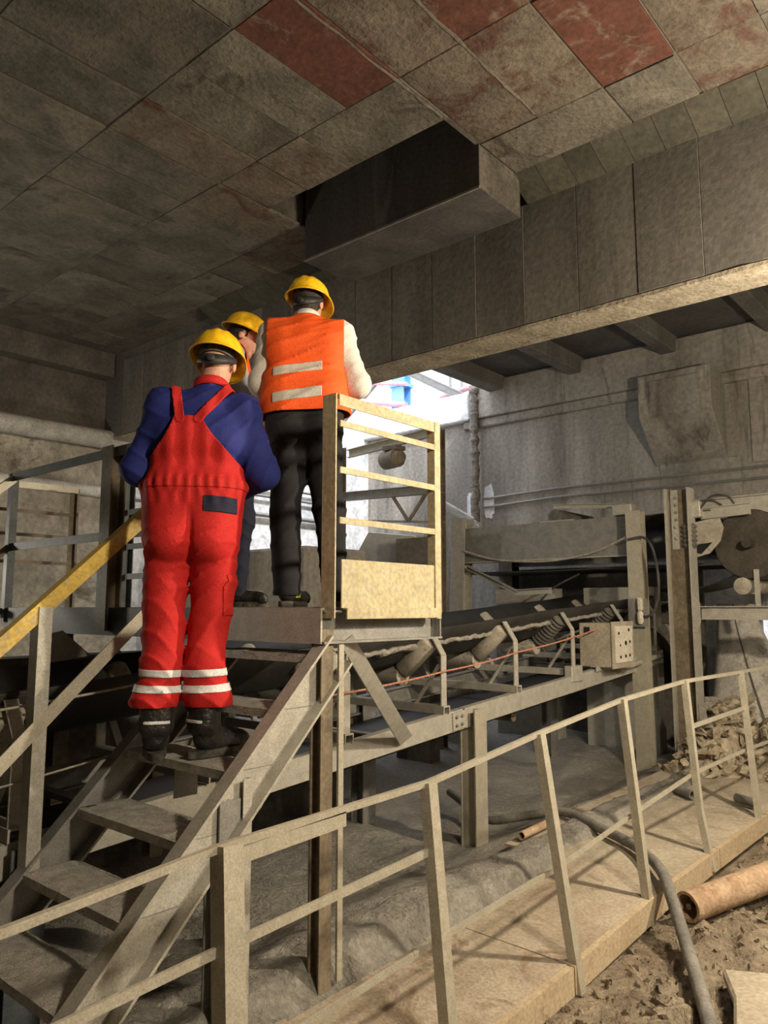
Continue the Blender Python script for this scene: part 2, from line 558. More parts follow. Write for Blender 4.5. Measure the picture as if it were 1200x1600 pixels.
rows = [.66, 1.65, 2.64, 3.64, 4.61, 5.12]
RED = {(2, 0): 'slab_red', (3, -1): 'slab_mixed', (3, -2): 'slab_mixed', (2, -2): 'slab_red', (3, -3): 'slab_red', (2, -1): 'slab_mixed', (2, -3): 'slab_red', (4, -4): 'slab_mixed',
       (3, -4): 'slab_mixed', (3, 3): 'slab_mixed', (3, 4): 'slab_mixed', (4, 5): 'slab_mixed', (2, 3): 'slab_mixed', (4, 4): 'slab_mixed', (3, 2): 'slab_mixed'}
for r in range(len(rows)-1):
    skip = False
    for c in range(-5, 14):
        if skip:
            skip = False
            continue
        x1 = -3.0 - .49*c + random.uniform(-.008, .008)
        x0 = x1 - .49
        if (r, c) not in RED and (r, c+1) not in RED and random.random() < .3 and c not in (-1, 2, 3, 4):
            skip = True                       # two boards whose joint has been filled
            x0 -= .49
        y0, y1 = rows[r], rows[r+1]
        if x0 < -9.6:
            continue
        if r == 3 and HX0 < (x0+x1)/2 < HX1:
            y1 = HY0 - .005
        if r == 4 and HX0 < (x0+x1)/2 < HX1:
            continue
        g = random.choice((.001, .003, .006, .012))
        z = CZ + random.uniform(-.004, .006)
        tl = random.uniform(-.004, .004)
        p = MB()
        p.add([(x0+g, y0+g, z), (x1-g, y0+g, z+tl), (x1-g, y1-g, z), (x0+g, y1-g, z-tl),
               (x0+g, y0+g, CZ+.03), (x1-g, y0+g, CZ+.03), (x1-g, y1-g, CZ+.03), (x0+g, y1-g, CZ+.03)],
              [(0, 3, 2, 1), (4, 5, 6, 7), (0, 1, 5, 4), (1, 2, 6, 5), (2, 3, 7, 6), (3, 0, 4, 7)])
        p.build('slab_panel', RED.get((r, c), 'slab_concrete'), ceiling, bevel=.004)

for x_, y0_, y1_ in ((-3.035, .7, 5.1), (-2.51, 3.0, 4.6)):   # raised mortar seams
    pts_ = [(x_ + .012*nz(y*4, 2), y, CZ + .004) for y in np.arange(y0_, min(y1_, 4.2) if x_ < -3 else y1_, .05)]
    MB().tube(pts_, [.012 + .010*nz(p[1]*9, 4) for p in pts_], 7).build('mortar_seam', 'slab_concrete', ceiling)

# ---- girder across the hall
gb = MB()
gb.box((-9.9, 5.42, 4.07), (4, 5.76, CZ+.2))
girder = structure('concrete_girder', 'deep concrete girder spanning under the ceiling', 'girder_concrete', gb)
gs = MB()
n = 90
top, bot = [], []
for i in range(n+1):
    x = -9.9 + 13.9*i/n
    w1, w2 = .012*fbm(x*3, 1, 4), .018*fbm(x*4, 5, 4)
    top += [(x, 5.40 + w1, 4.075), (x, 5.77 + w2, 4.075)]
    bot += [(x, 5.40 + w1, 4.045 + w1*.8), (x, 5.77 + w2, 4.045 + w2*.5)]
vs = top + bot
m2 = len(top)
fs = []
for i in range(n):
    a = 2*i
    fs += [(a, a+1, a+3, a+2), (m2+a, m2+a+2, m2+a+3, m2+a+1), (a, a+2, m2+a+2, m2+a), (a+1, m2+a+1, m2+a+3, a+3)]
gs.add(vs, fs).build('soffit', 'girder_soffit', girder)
for k in range(-4, 15):                        # cast face panels
    x1 = -2.15 - .482*k
    g = random.choice((.001, .002, .005))
    d = random.uniform(0, .008)
    MB().box((x1-.482+g, 5.405-d, 4.085), (x1-g, 5.425, 5.128)).build('cast_panel', 'girder_concrete', girder, bevel=.003)
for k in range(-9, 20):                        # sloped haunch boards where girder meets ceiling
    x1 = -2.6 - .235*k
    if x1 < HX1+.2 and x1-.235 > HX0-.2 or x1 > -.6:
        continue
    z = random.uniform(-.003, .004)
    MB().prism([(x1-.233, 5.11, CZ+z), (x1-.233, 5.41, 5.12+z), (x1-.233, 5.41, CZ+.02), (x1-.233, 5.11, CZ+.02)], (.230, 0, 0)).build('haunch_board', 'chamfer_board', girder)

# ---- wall_left with its dark top band
wl = MB()
wl.box((-10.3, -5, -.2), (-9.9, 5.76, 5.8))
wall_left = structure('wall_left', 'rough stained concrete wall', 'wall_left', wl)
MB().box((-10.3, 5.76, -.2), (-9.9, 11.4, 5.2)).build('daylight_white_wall', 'white_concrete', wall_left)  # whiter concrete paints in the daylight falling on this stretch
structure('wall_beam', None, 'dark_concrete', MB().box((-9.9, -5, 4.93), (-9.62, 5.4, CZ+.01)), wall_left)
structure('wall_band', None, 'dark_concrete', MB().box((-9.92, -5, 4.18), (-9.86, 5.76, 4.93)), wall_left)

# ---- far wall with corbel, cap beam and two low gaps to daylight
wf = MB()
Y0, Y1 = 11.0, 11.4
wf.box((-10.3, Y0, -.3), (-3.0, Y1, 5.02))
wf.box((-3.0, Y0, -.3), (-2.62, Y1, .85))
wf.box((-3.0, Y0, 1.6), (-2.62, Y1, 5.02))
wf.box((-2.62, Y0, -.3), (4, Y1, 5.02))
wall_far = structure('wall_far', 'tall streaked concrete wall behind the conveyors', 'wall_concrete', wf)
MB().box((-7.42, 10.86, 5.0), (4, 11.4, 5.62)).build('cap_beam', 'wall_concrete', wall_far, bevel=.015)
MB().box((-10.3, 10.86, 5.0), (-7.425, 11.4, 5.50)).build('lintel', 'white_concrete', wall_far, bevel=.02)  # whitened, so the daylight on this stretch is part of its colour
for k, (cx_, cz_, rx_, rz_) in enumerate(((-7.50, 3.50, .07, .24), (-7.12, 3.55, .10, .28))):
    ls = MB()                                 # white plates stand in for daylight patches on the wall
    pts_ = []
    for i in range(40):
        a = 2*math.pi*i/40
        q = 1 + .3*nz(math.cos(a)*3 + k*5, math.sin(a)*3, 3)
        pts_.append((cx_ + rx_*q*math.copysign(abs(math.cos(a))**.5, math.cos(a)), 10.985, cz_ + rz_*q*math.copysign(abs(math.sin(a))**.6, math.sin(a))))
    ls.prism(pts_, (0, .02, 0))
    ls.build('daylight_patch', 'white_concrete', wall_far)
MB().box((-7.6, 10.93, 4.85), (4, 11.02, 5.01)).build('ledge', 'wall_concrete', wall_far, bevel=.02)
co = MB()
co.prism([(-4.22, 11.02, 5.02), (-4.22, 10.42, 5.02), (-4.22, 10.42, 4.42), (-4.22, 10.98, 3.80), (-4.22, 11.02, 3.80)], (1.0, 0, 0))
co.build('corbel', 'wall_concrete', wall_far, bevel=.012)
co = MB()
co.prism([(-4.06, 11.0, 4.92), (-4.06, 10.40, 4.92), (-4.06, 10.40, 4.43), (-4.06, 10.94, 3.83)], (.68, 0, 0))
co.build('corbel_panel', 'wall_concrete', wall_far, bevel=.01)
MB().box((-4.16, 10.97, 0), (-3.05, 11.02, 3.82)).build('pier', 'wall_concrete', wall_far, bevel=.01)
MB().box((-2.9, 10.97, 3.7), (-1.9, 11.02, 4.9)).build('cast_panel', 'wall_concrete', wall_far, bevel=.01)

# ---- roof bay beyond the girder: sheets on cross beams, open to the sky left of x = -6.95
roof = structure('roof_bay', 'dark sheet roof bay carried on cross beams', 'dark_concrete',
                 MB().box((-6.95, 5.6, 5.72), (4, 11.3, 5.85)))
bx = [-6.87, -5.40, -3.92, -2.50, -1.05, .40, 1.85, 3.9]
for i, x in enumerate(bx):
    w = .11 if i else .14
    MB().box((x-w, 5.7, 5.42), (x+w, 11.2, 5.73)).build('roof_beam', 'girder_concrete', roof, bevel=.015)
    if i < len(bx)-1:
        MB().box((x+.1, 5.72, 5.66+.01*(i % 2)), (bx[i+1]-.1, 11.1, 5.70+.01*(i % 2))).build('roof_sheet', 'roof_sheet', roof)
ov = MB()
ov.tube_r([(-1.98, 9.6, 5.655), (-1.98, 9.6, 5.67)], [.22, .22], Vector((0, 0, 1)), 20)
ov.build('black_disc', 'black', roof)  # flat black disc set on the underside of the sheet

structure('wall_shade_blocker', 'low dark wall added behind the conveyor to block light', 'dark_concrete', MB().box((-5.45, -5, -.2), (-5.2, 5.4, 1.42)))  # added to block sky light and darken the space under the belt

# ---- the rest of the hall, behind the camera and to its side
structure('wall_right', 'concrete side wall of the hall, outside the view', 'wall_concrete', MB().box((4, -5, -.3), (4.3, 11.4, 5.9)))
structure('wall_back', 'concrete rear wall of the hall behind the viewer', 'wall_concrete', MB().box((-10.3, -5.3, -.3), (4.3, -5, 5.9)))

# ---- daylit yard seen over the wall
yf = MB()
yf.box((-18, 15.6, -.3), (2, 16, 12))
structure('wall_yard', 'pale building front in daylight', 'white_concrete', yf)
pw = MB()
pw.prism([(-11.25, 14.2, 0), (-10.0, 14.2, 0), (-10.05, 14.2, 8.6), (-11.1, 14.2, 9.4)], (0, .35, 0))
tag(pw.build('concrete_pier', 'white_concrete', bevel=.02), 'white rough concrete pier in the daylight behind the blue column', 'pier')

# ================================================================== STAIR AND CROSSOVER
XR, XL = -2.5, -3.32                          # right and left stringer planes
def stair_z(y):
    return y - .872                           # nosing line

st = thing('steel_staircase', (-2.9, 1.4, 0), 'dusty steel staircase climbing to the crossover platform over the belt', 'stairs')
prof = prof_C(.075, .19, .012)
for x in (XR, XL):
    p0, p1 = V(x, .62, stair_z(.62)), V(x, 2.50, stair_z(2.50))
    off = V(0, .067, -.067)                   # top flange on the nosing line
    MB().ext(p0+off, p1+off, prof, (1, 0, 0)).build('stringer', 'dusty_steel' if x == XR else 'grey_steel', st)
treads = []
for k in range(-6, 3):
    y0 = 1.984 + .2225*k
    z0 = 1.102 + .2195*k
    if z0 < .1:
        continue
    m = MB()                                  # muddy checker plate, a little uneven, lip turned down
    nx_, ny_ = 14, 6
    x0, x1, d = XL + .03, XR - .035, .245
    top = []
    for j in range(ny_+1):
        for i in range(nx_+1):
            x = x0 + (x1-x0)*i/nx_
            y = y0 + d*j/ny_
            b = .012*max(0, fbm(x*9, y*9, k)) if 0 < j < ny_ else .003*nz(x*20, k)
            top.append((x, y + (.004*nz(x*8, k*3.1) if j == 0 else 0), z0 + b))
    q = nx_+1
    fs = [(j*q+i, j*q+i+1, (j+1)*q+i+1, (j+1)*q+i) for j in range(ny_) for i in range(nx_)]
    m.add(top, fs)
    m.add([(a, b, z0-.008) for a, b, c in top], [f[::-1] for f in fs])
    m.box((x0, y0, z0-.036), (x1, y0+.006, z0))
    m.box((x0, y0+d-.006, z0-.036), (x1, y0+d, z0))
    t = m.build('tread', 'tread_mud', st, fix=False)
    for xa in (x0, x1-.004):
        MB().ext((xa, y0+.02, z0-.02), (xa, y0+d-.02, z0-.02), prof_L(.03, .04, .004), (1 if xa == x0 else -1, 0, 0)).build('tread_bracket', 'grey_steel', t)
    treads.append(t)
MB().box((-2.95, 2.02, .93), (-2.944, 2.14, 1.09)).build('gusset', 'grey_steel', st)
# left handrail: yellow angle, flat mid bar, angle posts
hl = XL - .02
MB().ext((hl, .55, .80), (hl, 2.46, 2.56), prof_L(.06, .065, .008), (1, 0, 0)).build('handrail', 'yellow_paint', st)
MB().ext((hl+.035, .7, .41), (hl+.035, 2.44, 2.075), prof_R(.008, .06), (1, 0, 0)).build('mid_rail', 'rail_steel', st)
for y, zb, zt in ((1.585, .62, 1.755), (.72, -.1, .93)):
    MB().ext((hl, y, zb), (hl, y, zt), prof_L(.075, .06, .007), (1, 0, 0)).build('handrail_post', 'dusty_steel', st)
# posts under the right stringer
MB().ext((XR-.05, 1.98, .1), (XR-.05, 1.98, 1.0), prof_I(.10, .09, .009, .008), (0, 1, 0)).build('support_post', 'grey_steel', st)
MB().ext((XR-.02, 2.06, .1), (XR-.02, 2.06, 1.07), prof_L(.045, .045, .006), (0, 1, 0)).build('support_post', 'dusty_steel', st)

# ---- crossover platform
DZ = 1.755
PY0, PY1, PX1 = 2.47, 3.31, -5.72
pf = thing('crossover_platform', (-4.0, 2.9, 0), 'steel crossover platform spanning the belt behind the stairs', 'platform')
MB().ext((XR+.02, PY0, DZ-.085), (-3.3, PY0, DZ-.085), prof_C(.06, .16, .01), (0, 1, 0)).build('edge_channel', 'dusty_steel', pf)
MB().ext((-3.3, PY0, DZ-.085), (PX1, PY0, DZ-.085), prof_C(.06, .165, .01), (0, 1, 0)).build('edge_channel', 'blue_steel', pf)
MB().ext((XR+.02, PY1, DZ-.085), (PX1-.8, PY1, DZ-.085), prof_C(.06, .16, .01), (0, -1, 0)).build('edge_channel', 'grey_steel', pf)
MB().ext((XR, PY0-.02, DZ-.09), (XR, PY1+.02, DZ-.09), prof_C(.07, .15, .01), (1, 0, 0)).build('end_channel', 'grey_steel', pf)
for i in range(5):
    x0 = XR - .68*i
    MB().box((x0-.675, PY0+.005, DZ-.006), (x0, PY1-.005, DZ)).build('deck_plate', 'plate_dust', pf)
MB().box((PX1-.80, 2.35, DZ-.05), (PX1-.02, PY1-.005, DZ-.006)).build('deck_plate', 'grey_steel', pf)
for x in (-3.1, -3.75, -4.4, -5.05):
    MB().ext((x, PY0, DZ-.03), (x, PY1, DZ-.03), prof_L(.05, .05, .006), (1, 0, 0)).build('cross_member', 'grey_steel', pf)
MB().ext((XR-.02, PY0+.02, .12), (XR-.02, PY0+.02, DZ-.1), prof_I(.075, .07, .008, .007), (0, 1, 0)).build('support_post', 'brown_steel', pf)
MB().ext((XR+.03, PY0+.09, .15), (XR+.03, PY0+.09, DZ-.17), prof_R(.032, .012), (0, 1, 0)).build('tie_bar', 'rail_steel', pf)
MB().prism([(XR+.02, PY0+.09, 1.585), (XR+.02, PY0+.17, 1.625), (-3.45, 4.285, .87), (-3.45, 4.16, .82)], (.01, 0, 0)).build('knee_brace', 'dusty_steel', pf)
MB().ext((-5.0, PY0+.05, .0), (-5.0, PY0+.05, DZ-.16), prof_I(.10, .10, .009, .008), (0, 1, 0)).build('support_post', 'brown_steel', pf)
MB().ext((-5.0, PY1-.05, .0), (-5.0, PY1-.05, DZ-.16), prof_I(.10, .10, .009, .008), (0, 1, 0)).build('support_post', 'brown_steel', pf)
# railing on the near side, behind the red-trousered man, and the landing of the far stair
MB().ext((-4.30, PY0-.03, DZ-.14), (-4.30, PY0-.03, 2.735), prof_I(.115, .10, .010, .009), (1, 0, 0)).build('rail_post', 'brown_steel', pf)
for x in (PX1, ):
    MB().ext((x, PY0-.02, DZ-.1), (x, PY0-.02, 2.73), prof_L(.055, .055, .006), (1, 0, 0)).build('rail_post', 'blue_steel', pf)
MB().ext((-3.36, PY0-.02, 2.70), (PX1, PY0-.02, 2.70), prof_L(.055, .06, .006), (0, -1, 0)).build('top_rail', 'blue_steel', pf)
for z in (2.19,):
    MB().ext((-3.36, PY0-.02, z), (PX1, PY0-.02, z), prof_R(.055, .008), (0, 0, 1)).build('mid_rail', 'blue_steel', pf)
MB().ext((PX1+.01, PY0-.03, 2.69), (PX1+.01, .9, 1.30), prof_L(.05, .055, .006), (1, 0, 0)).build('top_rail', 'rail_steel', pf)
MB().ext((PX1+.01, PY0-.03, 2.19), (PX1+.01, .9, .85), prof_R(.008, .05), (1, 0, 0)).build('mid_rail', 'brown_steel', pf)
for x in (-4.45, -5.6, -6.52):
    MB().ext((x, PY1+.02, DZ-.1), (x, PY1+.02, 2.80), prof_L(.06, .06, .007), (-1, 0, 0)).build('rail_post', 'brown_steel' if x < -6 else 'blue_steel', pf)
for z in (2.52, 2.24, 2.0):
    MB().ext((-4.45, PY1+.02, z), (-5.6, PY1+.02, z), prof_R(.045, .008), (0, 0, 1)).build('mid_rail', 'blue_steel', pf)
MB().ext((-6.52, 1.2, 2.76), (-6.52, PY1+.05, 2.79), prof_L(.055, .055, .007), (1, 0, 0)).build('top_rail', 'rail_steel', pf)
for z in (2.565, 2.365, 2.135):
    MB().ext((-6.52, 1.2, z), (-6.52, PY1+.02, z), prof_R(.008, .028), (1, 0, 0)).build('mid_rail', 'brown_steel', pf)
MB().ext((-4.46, PY1, 2.50), (-4.70, PY1, 2.25), prof_R(.008, .05), (0, 1, 0)).build('knee_brace', 'rail_steel', pf)

# ---- yellow guard gate at the platform's end
gt = thing('guard_gate', (XR, 2.9, DZ), 'chipped yellow guard gate with rungs and a solid kick plate at the platform edge', 'gate')
GX = XR + .04
GY0, GY1 = 2.505, 3.26
MB().ext((GX, GY0, DZ-.05), (GX, GY0, 2.735), prof_L(.085, .085, .008), (0, -1, 0)).build('gate_post', 'gate_paint', gt)
MB().ext((GX, GY1, DZ-.06), (GX, GY1, 2.745), prof_R(.05, .05), (0, 1, 0)).build('gate_post', 'gate_paint', gt)
MB().ext((GX, GY0, 2.715), (GX, GY1-.02, 2.715), prof_L(.05, .055, .006), (1, 0, 0)).build('top_rail', 'gate_paint', gt)
for z in (2.605, 2.385, 2.15):
    MB().ext((GX+.02, GY0+.01, z), (GX+.02, GY1, z), prof_R(.008, .030), (1, 0, 0)).build('rung', 'gate_paint', gt)
MB().box((GX+.012, GY0+.03, DZ-.005), (GX+.018, GY1-.01, 1.972)).build('kick_plate', 'gate_paint', gt)
MB().ext((GX+.02, GY0+.05, DZ-.03), (GX+.02, GY1-.01, DZ-.03), prof_L(.03, .05, .006), (1, 0, 0)).build('bottom_rail', 'gate_paint', gt)

# ================================================================== LOWER CONVEYOR
CX, CXF = -3.5, -4.62                          # near and far frame channels
def cz(y):
    return .638 + .0705*y                     # top of the channels
def cp(x, y, dz):
    return V(x, y, cz(y) + dz)

cv = thing('belt_conveyor', (-4.06, 4.7, 0), 'long inclined trough belt conveyor running under the crossover platform', 'conveyor')
YA, YB = -1.2, 8.98
for a, b in ((YA, 4.95), (4.97, YB)):
    MB().ext(cp(CX, a, -.075), cp(CX, b, -.075), prof_C(.06, .15, .01), (-1, 0, 0)).build('frame_channel', 'dusty_steel', cv)
MB().ext(cp(CXF, YA, -.075), cp(CXF, YB, -.075), prof_C(.06, .15, .01), (1, 0, 0)).build('frame_channel', 'grey_steel', cv)
sp = MB()
sp.ext(cp(CX+.036, 4.80, -.075), cp(CX+.036, 4.965, -.075), prof_R(.01, .13), (1, 0, 0))
spl = sp.build('splice_plate', 'dusty_steel', cv)
for yy_ in (4.84, 4.91):
    for dz in (-.045, -.105):
        MB().lathe(cp(CX+.03, yy_, dz), cp(CX+.06, yy_, dz), [(0, .012), (.85, .012), (1, .008)], 6).build('bolt', 'grey_steel', spl)
for y in (1.62, 5.08, 8.35):
    for x, mm_ in ((CX+.03, 'rail_steel'), (CXF, 'grey_steel')):
        MB().ext((x, y, -.12), (x, y, cz(y)-.02), prof_I(.16, .14, .011, .009), (0, 1, 0)).build('leg', mm_ if y > 2 else 'blue_steel', cv)
MB().ext((CX+.03, 2.72, -.1), (CX+.03, 2.72, cz(2.72)-.15), prof_I(.12, .12, .01, .009), (0, 1, 0)).build('leg', 'brown_steel', cv)
for y in (2.2, 4.2, 6.3, 8.0):
    MB().ext(cp(CX, y, -.1), cp(CXF, y, -.1), prof_L(.06, .06, .008), (0, 1, 0)).build('cross_member', 'grey_steel', cv)
# belt: trough on the rollers, flat return strand
def belt_strip(name, pts2, ya, yb, m, thick=.014, n=40, parent=cv, wob=0.0):
    vs = []
    for j in range(n+1):
        y = ya + (yb-ya)*j/n
        for x, dz in pts2:
            vs.append(cp(x, y, dz + wob*nz(y*1.3, x*2)))
    q = len(pts2)
    fs = [(j*q+i, j*q+i+1, (j+1)*q+i+1, (j+1)*q+i) for j in range(n) for i in range(q-1)]
    o = MB().add(vs, fs).build(name, m, parent, fix=False)
    o.data.shade_smooth()
    sd = o.modifiers.new('thickness', 'SOLIDIFY')
    sd.thickness = thick
    sd.offset = 0
    return o
belt_strip('carrying_belt', [(-3.565, .625), (-3.70, .50), (-3.84, .385), (-3.90, .355), (-4.06, .35), (-4.22, .355), (-4.28, .385), (-4.42, .50), (-4.555, .625)], YA, 10.4, 'belt_rubber', wob=.012)
belt_strip('return_belt', [(-3.6, -.20), (-4.06, -.20), (-4.52, -.20)], YA, 9.6, 'belt_rubber')
# wet clay riding on the belt
vs, fs = [], []
ys = np.arange(3.4, 10.3, .05)
xs_ = np.linspace(-4.45, -3.67, 18)
for y in ys:
    for x in xs_:
        u = (x + 4.06)/.39
        prof_z = .375 + .14*u*u
        vs.append(cp(x, y, prof_z + .10*(1-u*u)*(.6 + .8*abs(fbm(x*7, y*3, 1))) + .025*fbm(x*20, y*20)))
q = len(xs_)
fs = [(j*q+i, j*q+i+1, (j+1)*q+i+1, (j+1)*q+i) for j in range(len(ys)-1) for i in range(q-1)]
cl = MB().add(vs, fs).build('wet_clay', 'clay', fix=False)
cl.data.shade_smooth()
sd = cl.modifiers.new('thickness', 'SOLIDIFY'); sd.thickness = .03; sd.offset = -1
tag(cl, 'lumpy wet grey clay riding on the lower belt', 'clay', None, 'stuff')
MB().prism([(-4.620, 2.255, 1.596), (-4.620, 2.327, 1.613), (-4.620, 2.519, 1.453), (-4.620, 2.257, 1.423)], (-.012, 0, 0)).build('skirt_plate', 'dusty_steel', cv)
MB().prism([(-4.620, 2.617, 1.505), (-4.620, 2.682, 1.544), (-4.620, 2.732, 1.460), (-4.620, 2.666, 1.422)], (-.012, 0, 0)).build('skirt_plate', 'dusty_steel', cv)
# idler sets
def idler(y, ringed):
    b = MB()
    b.ext(cp(CX+.05, y, .03), cp(CXF-.05, y, .03), [(-.04, -.028), (-.04, .03), (.04, .03), (.04, -.028), (.03, -.028), (.03, .02), (-.03, .02), (-.03, -.028)], (0, 1, 0))
    base = b.build('idler_base', 'dusty_steel', cv)
    for sgn, xf, xi in ((1, CX, -3.62), (-1, CXF, -4.50)):
        br = MB()
        # plate standing on the base, its head cranked inwards
        pr = [(xf+.02*sgn, .05), (xf+.02*sgn, .43), (xi+.035*sgn, .59)]
        for (xa, za), (xb, zb) in zip(pr[:-1], pr[1:]):
            br.ext(cp(xa, y, za), cp(xb, y, zb), prof_R(.065, .010), (0, 1, 0))
        br.ext(cp(xf-.015*sgn, y, .36), cp(xi-.12*sgn, y, .06), prof_R(.05, .008), (0, 1, 0))
        br.build('bracket', 'dusty_steel', base)
        p0, p1 = cp(xi+.02*sgn, y, .545), cp(xi-.25*sgn, y, .305)
        prof = [(0, .02), (.02, .075), (.05, .082), (.95, .082), (.98, .075), (1, .02)]
        if ringed and sgn > 0:
            prof = [(0, .02)]
            for k in range(9):
                a = .03 + k*.105
                prof += [(a, .045), (a+.005, .085), (a+.06, .085), (a+.065, .045)]
            prof += [(1, .02)]
        MB().lathe(p0, p1, prof, 20).build('roller', 'rubber_disc' if ringed and sgn > 0 else 'roller_steel', base, smooth=True)
    MB().lathe(cp(-3.86, y, .262), cp(-4.26, y, .262), [(0, .02), (.02, .08), (.98, .08), (1, .02)], 20).build('roller', 'roller_steel', base, smooth=True)
    MB().box((xi, y-.01, cz(y)+.05), (xi, y+.01, cz(y)+.05)) if False else None
    return base
for i, y in enumerate((.54, 1.58, 2.62, 3.66, 4.71, 5.74, 6.78, 7.9, 8.8)):
    idler(y, i in (6, 7))
MB().box((CX-.035, 6.70, cz(6.78)-.06), (CX+.045, 6.92, cz(6.78)+.09)).build('packing_block', 'dusty_steel', cv, bevel=.006)
for y in (3.1, 6.0):
    MB().lathe(cp(-3.66, y, -.26), cp(-4.5, y, -.26), [(0, .02), (.01, .045), (.99, .045), (1, .02)], 14).build('return_roller', 'brown_steel', cv, smooth=True)
# pull cords along the frame
pc = MB().tube(catenary((-3.455, 2.6, 1.20), (-3.455, 4.71, 1.285), .03) + catenary((-3.455, 4.71, 1.285), (-3.455, 5.74, 1.38), .012)[1:] +
               catenary((-3.455, 5.74, 1.38), (-3.455, 7.28, 1.545), .015)[1:], .007, 6)
tag(pc.build('pull_cord', 'cord_red', smooth=True), 'thin red emergency pull cord strung along the near conveyor brackets', 'cord')
pc = MB().tube(catenary((-3.44, .6, 1.27), (-3.44, 2.43, 1.41), .02), .006, 6)
tag(pc.build('pull_cord', 'wire', smooth=True), 'dusty wire cord crossing the dark space behind the yellow handrail', 'cord')
pc = MB().tube(catenary((-3.46, .8, .92), (-3.46, 2.3, 1.09), .01), .005, 6)
tag(pc.build('pull_cord', 'wire', smooth=True), 'lower thin cord reaching the stair beside the black boots', 'cord')

# ---- push-button box
bx_ = thing('control_box', (-3.48, 7.5, 1.14), 'dusty steel control box with a pale panel of round holes on the conveyor frame', 'control box')
bw = MB()
bw.box((-3.66, 7.27, 1.165), (-3.31, 7.76, 1.60))
bw.build('housing', 'box_steel', bx_, bevel=.008)
MB().prism([(-3.30, 7.26, 1.155), (-3.30, 7.77, 1.155), (-3.30, 7.77, 1.615), (-3.30, 7.26, 1.615)], (-.012, 0, 0)).build('lid_frame', 'box_steel', bx_)
pn = MB().box((-3.30, 7.32, 1.21), (-3.29, 7.715, 1.57)).build('button_panel', 'box_panel', bx_)
for y, z, r in ((7.39, 1.50, .016), (7.63, 1.53, .018), (7.42, 1.38, .012), (7.55, 1.40, .024), (7.65, 1.41, .016), (7.42, 1.265, .016), (7.54, 1.27, .018), (7.64, 1.275, .016)):
    MB().lathe((-3.292, y, z), (-3.285, y, z), [(0, r), (1, r*.9)], 12).build('button_hole', 'black', pn)
MB().box((-3.60, 7.262, 1.50), (-3.54, 7.272, 1.56)).build('cable_slot', 'black', bx_)
MB().tube(smooth_path([(-3.57, 7.27, 1.50), (-3.60, 7.20, 1.45), (-3.66, 7.18, 1.47), (-3.70, 7.19, 1.49)]), .006, 6).build('latch_wire', 'wire', bx_)
MB().ext((-3.48, 7.2, 1.15), (-3.48, 7.85, 1.185), prof_L(.06, .05, .006), (1, 0, 0)).build('mounting_angle', 'dusty_steel', bx_)

# ================================================================== CROSS CONVEYOR AT THE FAR END
uc = thing('cross_conveyor', (-4.6, 8.8, 0), 'upper cross conveyor with a steel side trough above the lower belt', 'conveyor')
UY = 8.4
side = MB()                                    # pressed side trough: top lip, web, turned-in foot
side.ext((-5.86, UY, 2.56), (-3.50, UY, 2.56), prof_C(.08, .46, .012), (0, 1, 0))
side.build('side_trough', 'grey_steel', uc)
MB().ext((-5.95, 9.6, 2.56), (-1.2, 9.6, 2.56), prof_C(.08, .46, .012), (0, -1, 0)).build('side_trough', 'grey_steel', uc)
MB().box((-5.86, UY-.06, 2.33), (-3.5, UY-.045, 2.345)).build('trough_lip', 'dusty_steel', uc)
MB().ext((-3.0, UY+.3, 2.84), (-1.2, UY+.3, 2.86), prof_C(.08, .20, .012), (0, -1, 0)).build('side_channel', 'dusty_steel', uc)
MB().ext((-1.86, UY+.27, 2.78), (-1.86, UY+.27, 2.25), prof_R(.10, .03), (1, 0, 0)).build('hanger_plate', 'dusty_steel', uc)
# posts
MB().ext((-5.98, UY-.02, .0), (-5.85, UY-.02, 2.93), prof_I(.22, .20, .012, .010), (1, 0, 0)).build('leg', 'dusty_steel', uc)
MB().ext((-3.42, UY-.13, .0), (-3.44, UY-.13, 2.82), prof_I(.165, .15, .012, .010), (1, 0, 0)).build('leg', 'rail_steel', uc)
MB().ext((-5.9, 9.6, .0), (-5.9, 9.6, 2.9), prof_I(.22, .20, .012, .010), (1, 0, 0)).build('leg', 'brown_steel', uc)
MB().ext((-5.78, UY-.06, 2.28), (-5.0, UY-.06, 1.93), prof_L(.06, .06, .007), (0, 1, 0)).build('knee_brace', 'dusty_steel', uc)
MB().ext((-5.05, UY-.06, 1.94), (-4.55, UY-.06, 1.96), prof_L(.07, .07, .007), (0, 1, 0)).build('tie_bar', 'dusty_steel', uc)
for x in (-5.75, -4.45):
    MB().box((x, 9.0, 0), (x+.9, 9.2, 2.0)).build('base_panel', 'dusty_steel', uc)
MB().box((-5.85, 9.78, 0), (-3.25, 9.84, 2.3)).build('shade_panel', 'dark_concrete', uc)  # dark sheet added to stand in for the shade under the trough
# belt strands and pulleys
for z in (2.79, 2.20):
    b = MB()
    n = 24
    vs = []
    for i in range(n+1):
        x = -6.0 + (3.3)*i/n
        for y in (8.5, 9.0, 9.5):
            dip = -.10 if (y == 9.0 and z > 2.5) else 0
            vs.append((x, y, z + dip + .01*nz(x*2, y)))
    fs = [(i*3+k, i*3+k+1, (i+1)*3+k+1, (i+1)*3+k) for i in range(n) for k in range(2)]
    o = b.add(vs, fs).build('belt_strand', 'belt_rubber' if z < 2.5 else 'belt_dusty', uc, fix=False)
    sd = o.modifiers.new('thickness', 'SOLIDIFY'); sd.thickness = .014
MB().lathe((-4.55, 8.5, 2.86), (-4.55, 9.45, 2.86), [(0, .03), (.01, .10), (.99, .10), (1, .03)], 20).build('idler_roller', 'rubber_disc', uc, smooth=True)
MB().box((-4.75, 8.48, 2.78), (-4.3, 8.54, 2.82)).build('roller_seat', 'dusty_steel', uc)
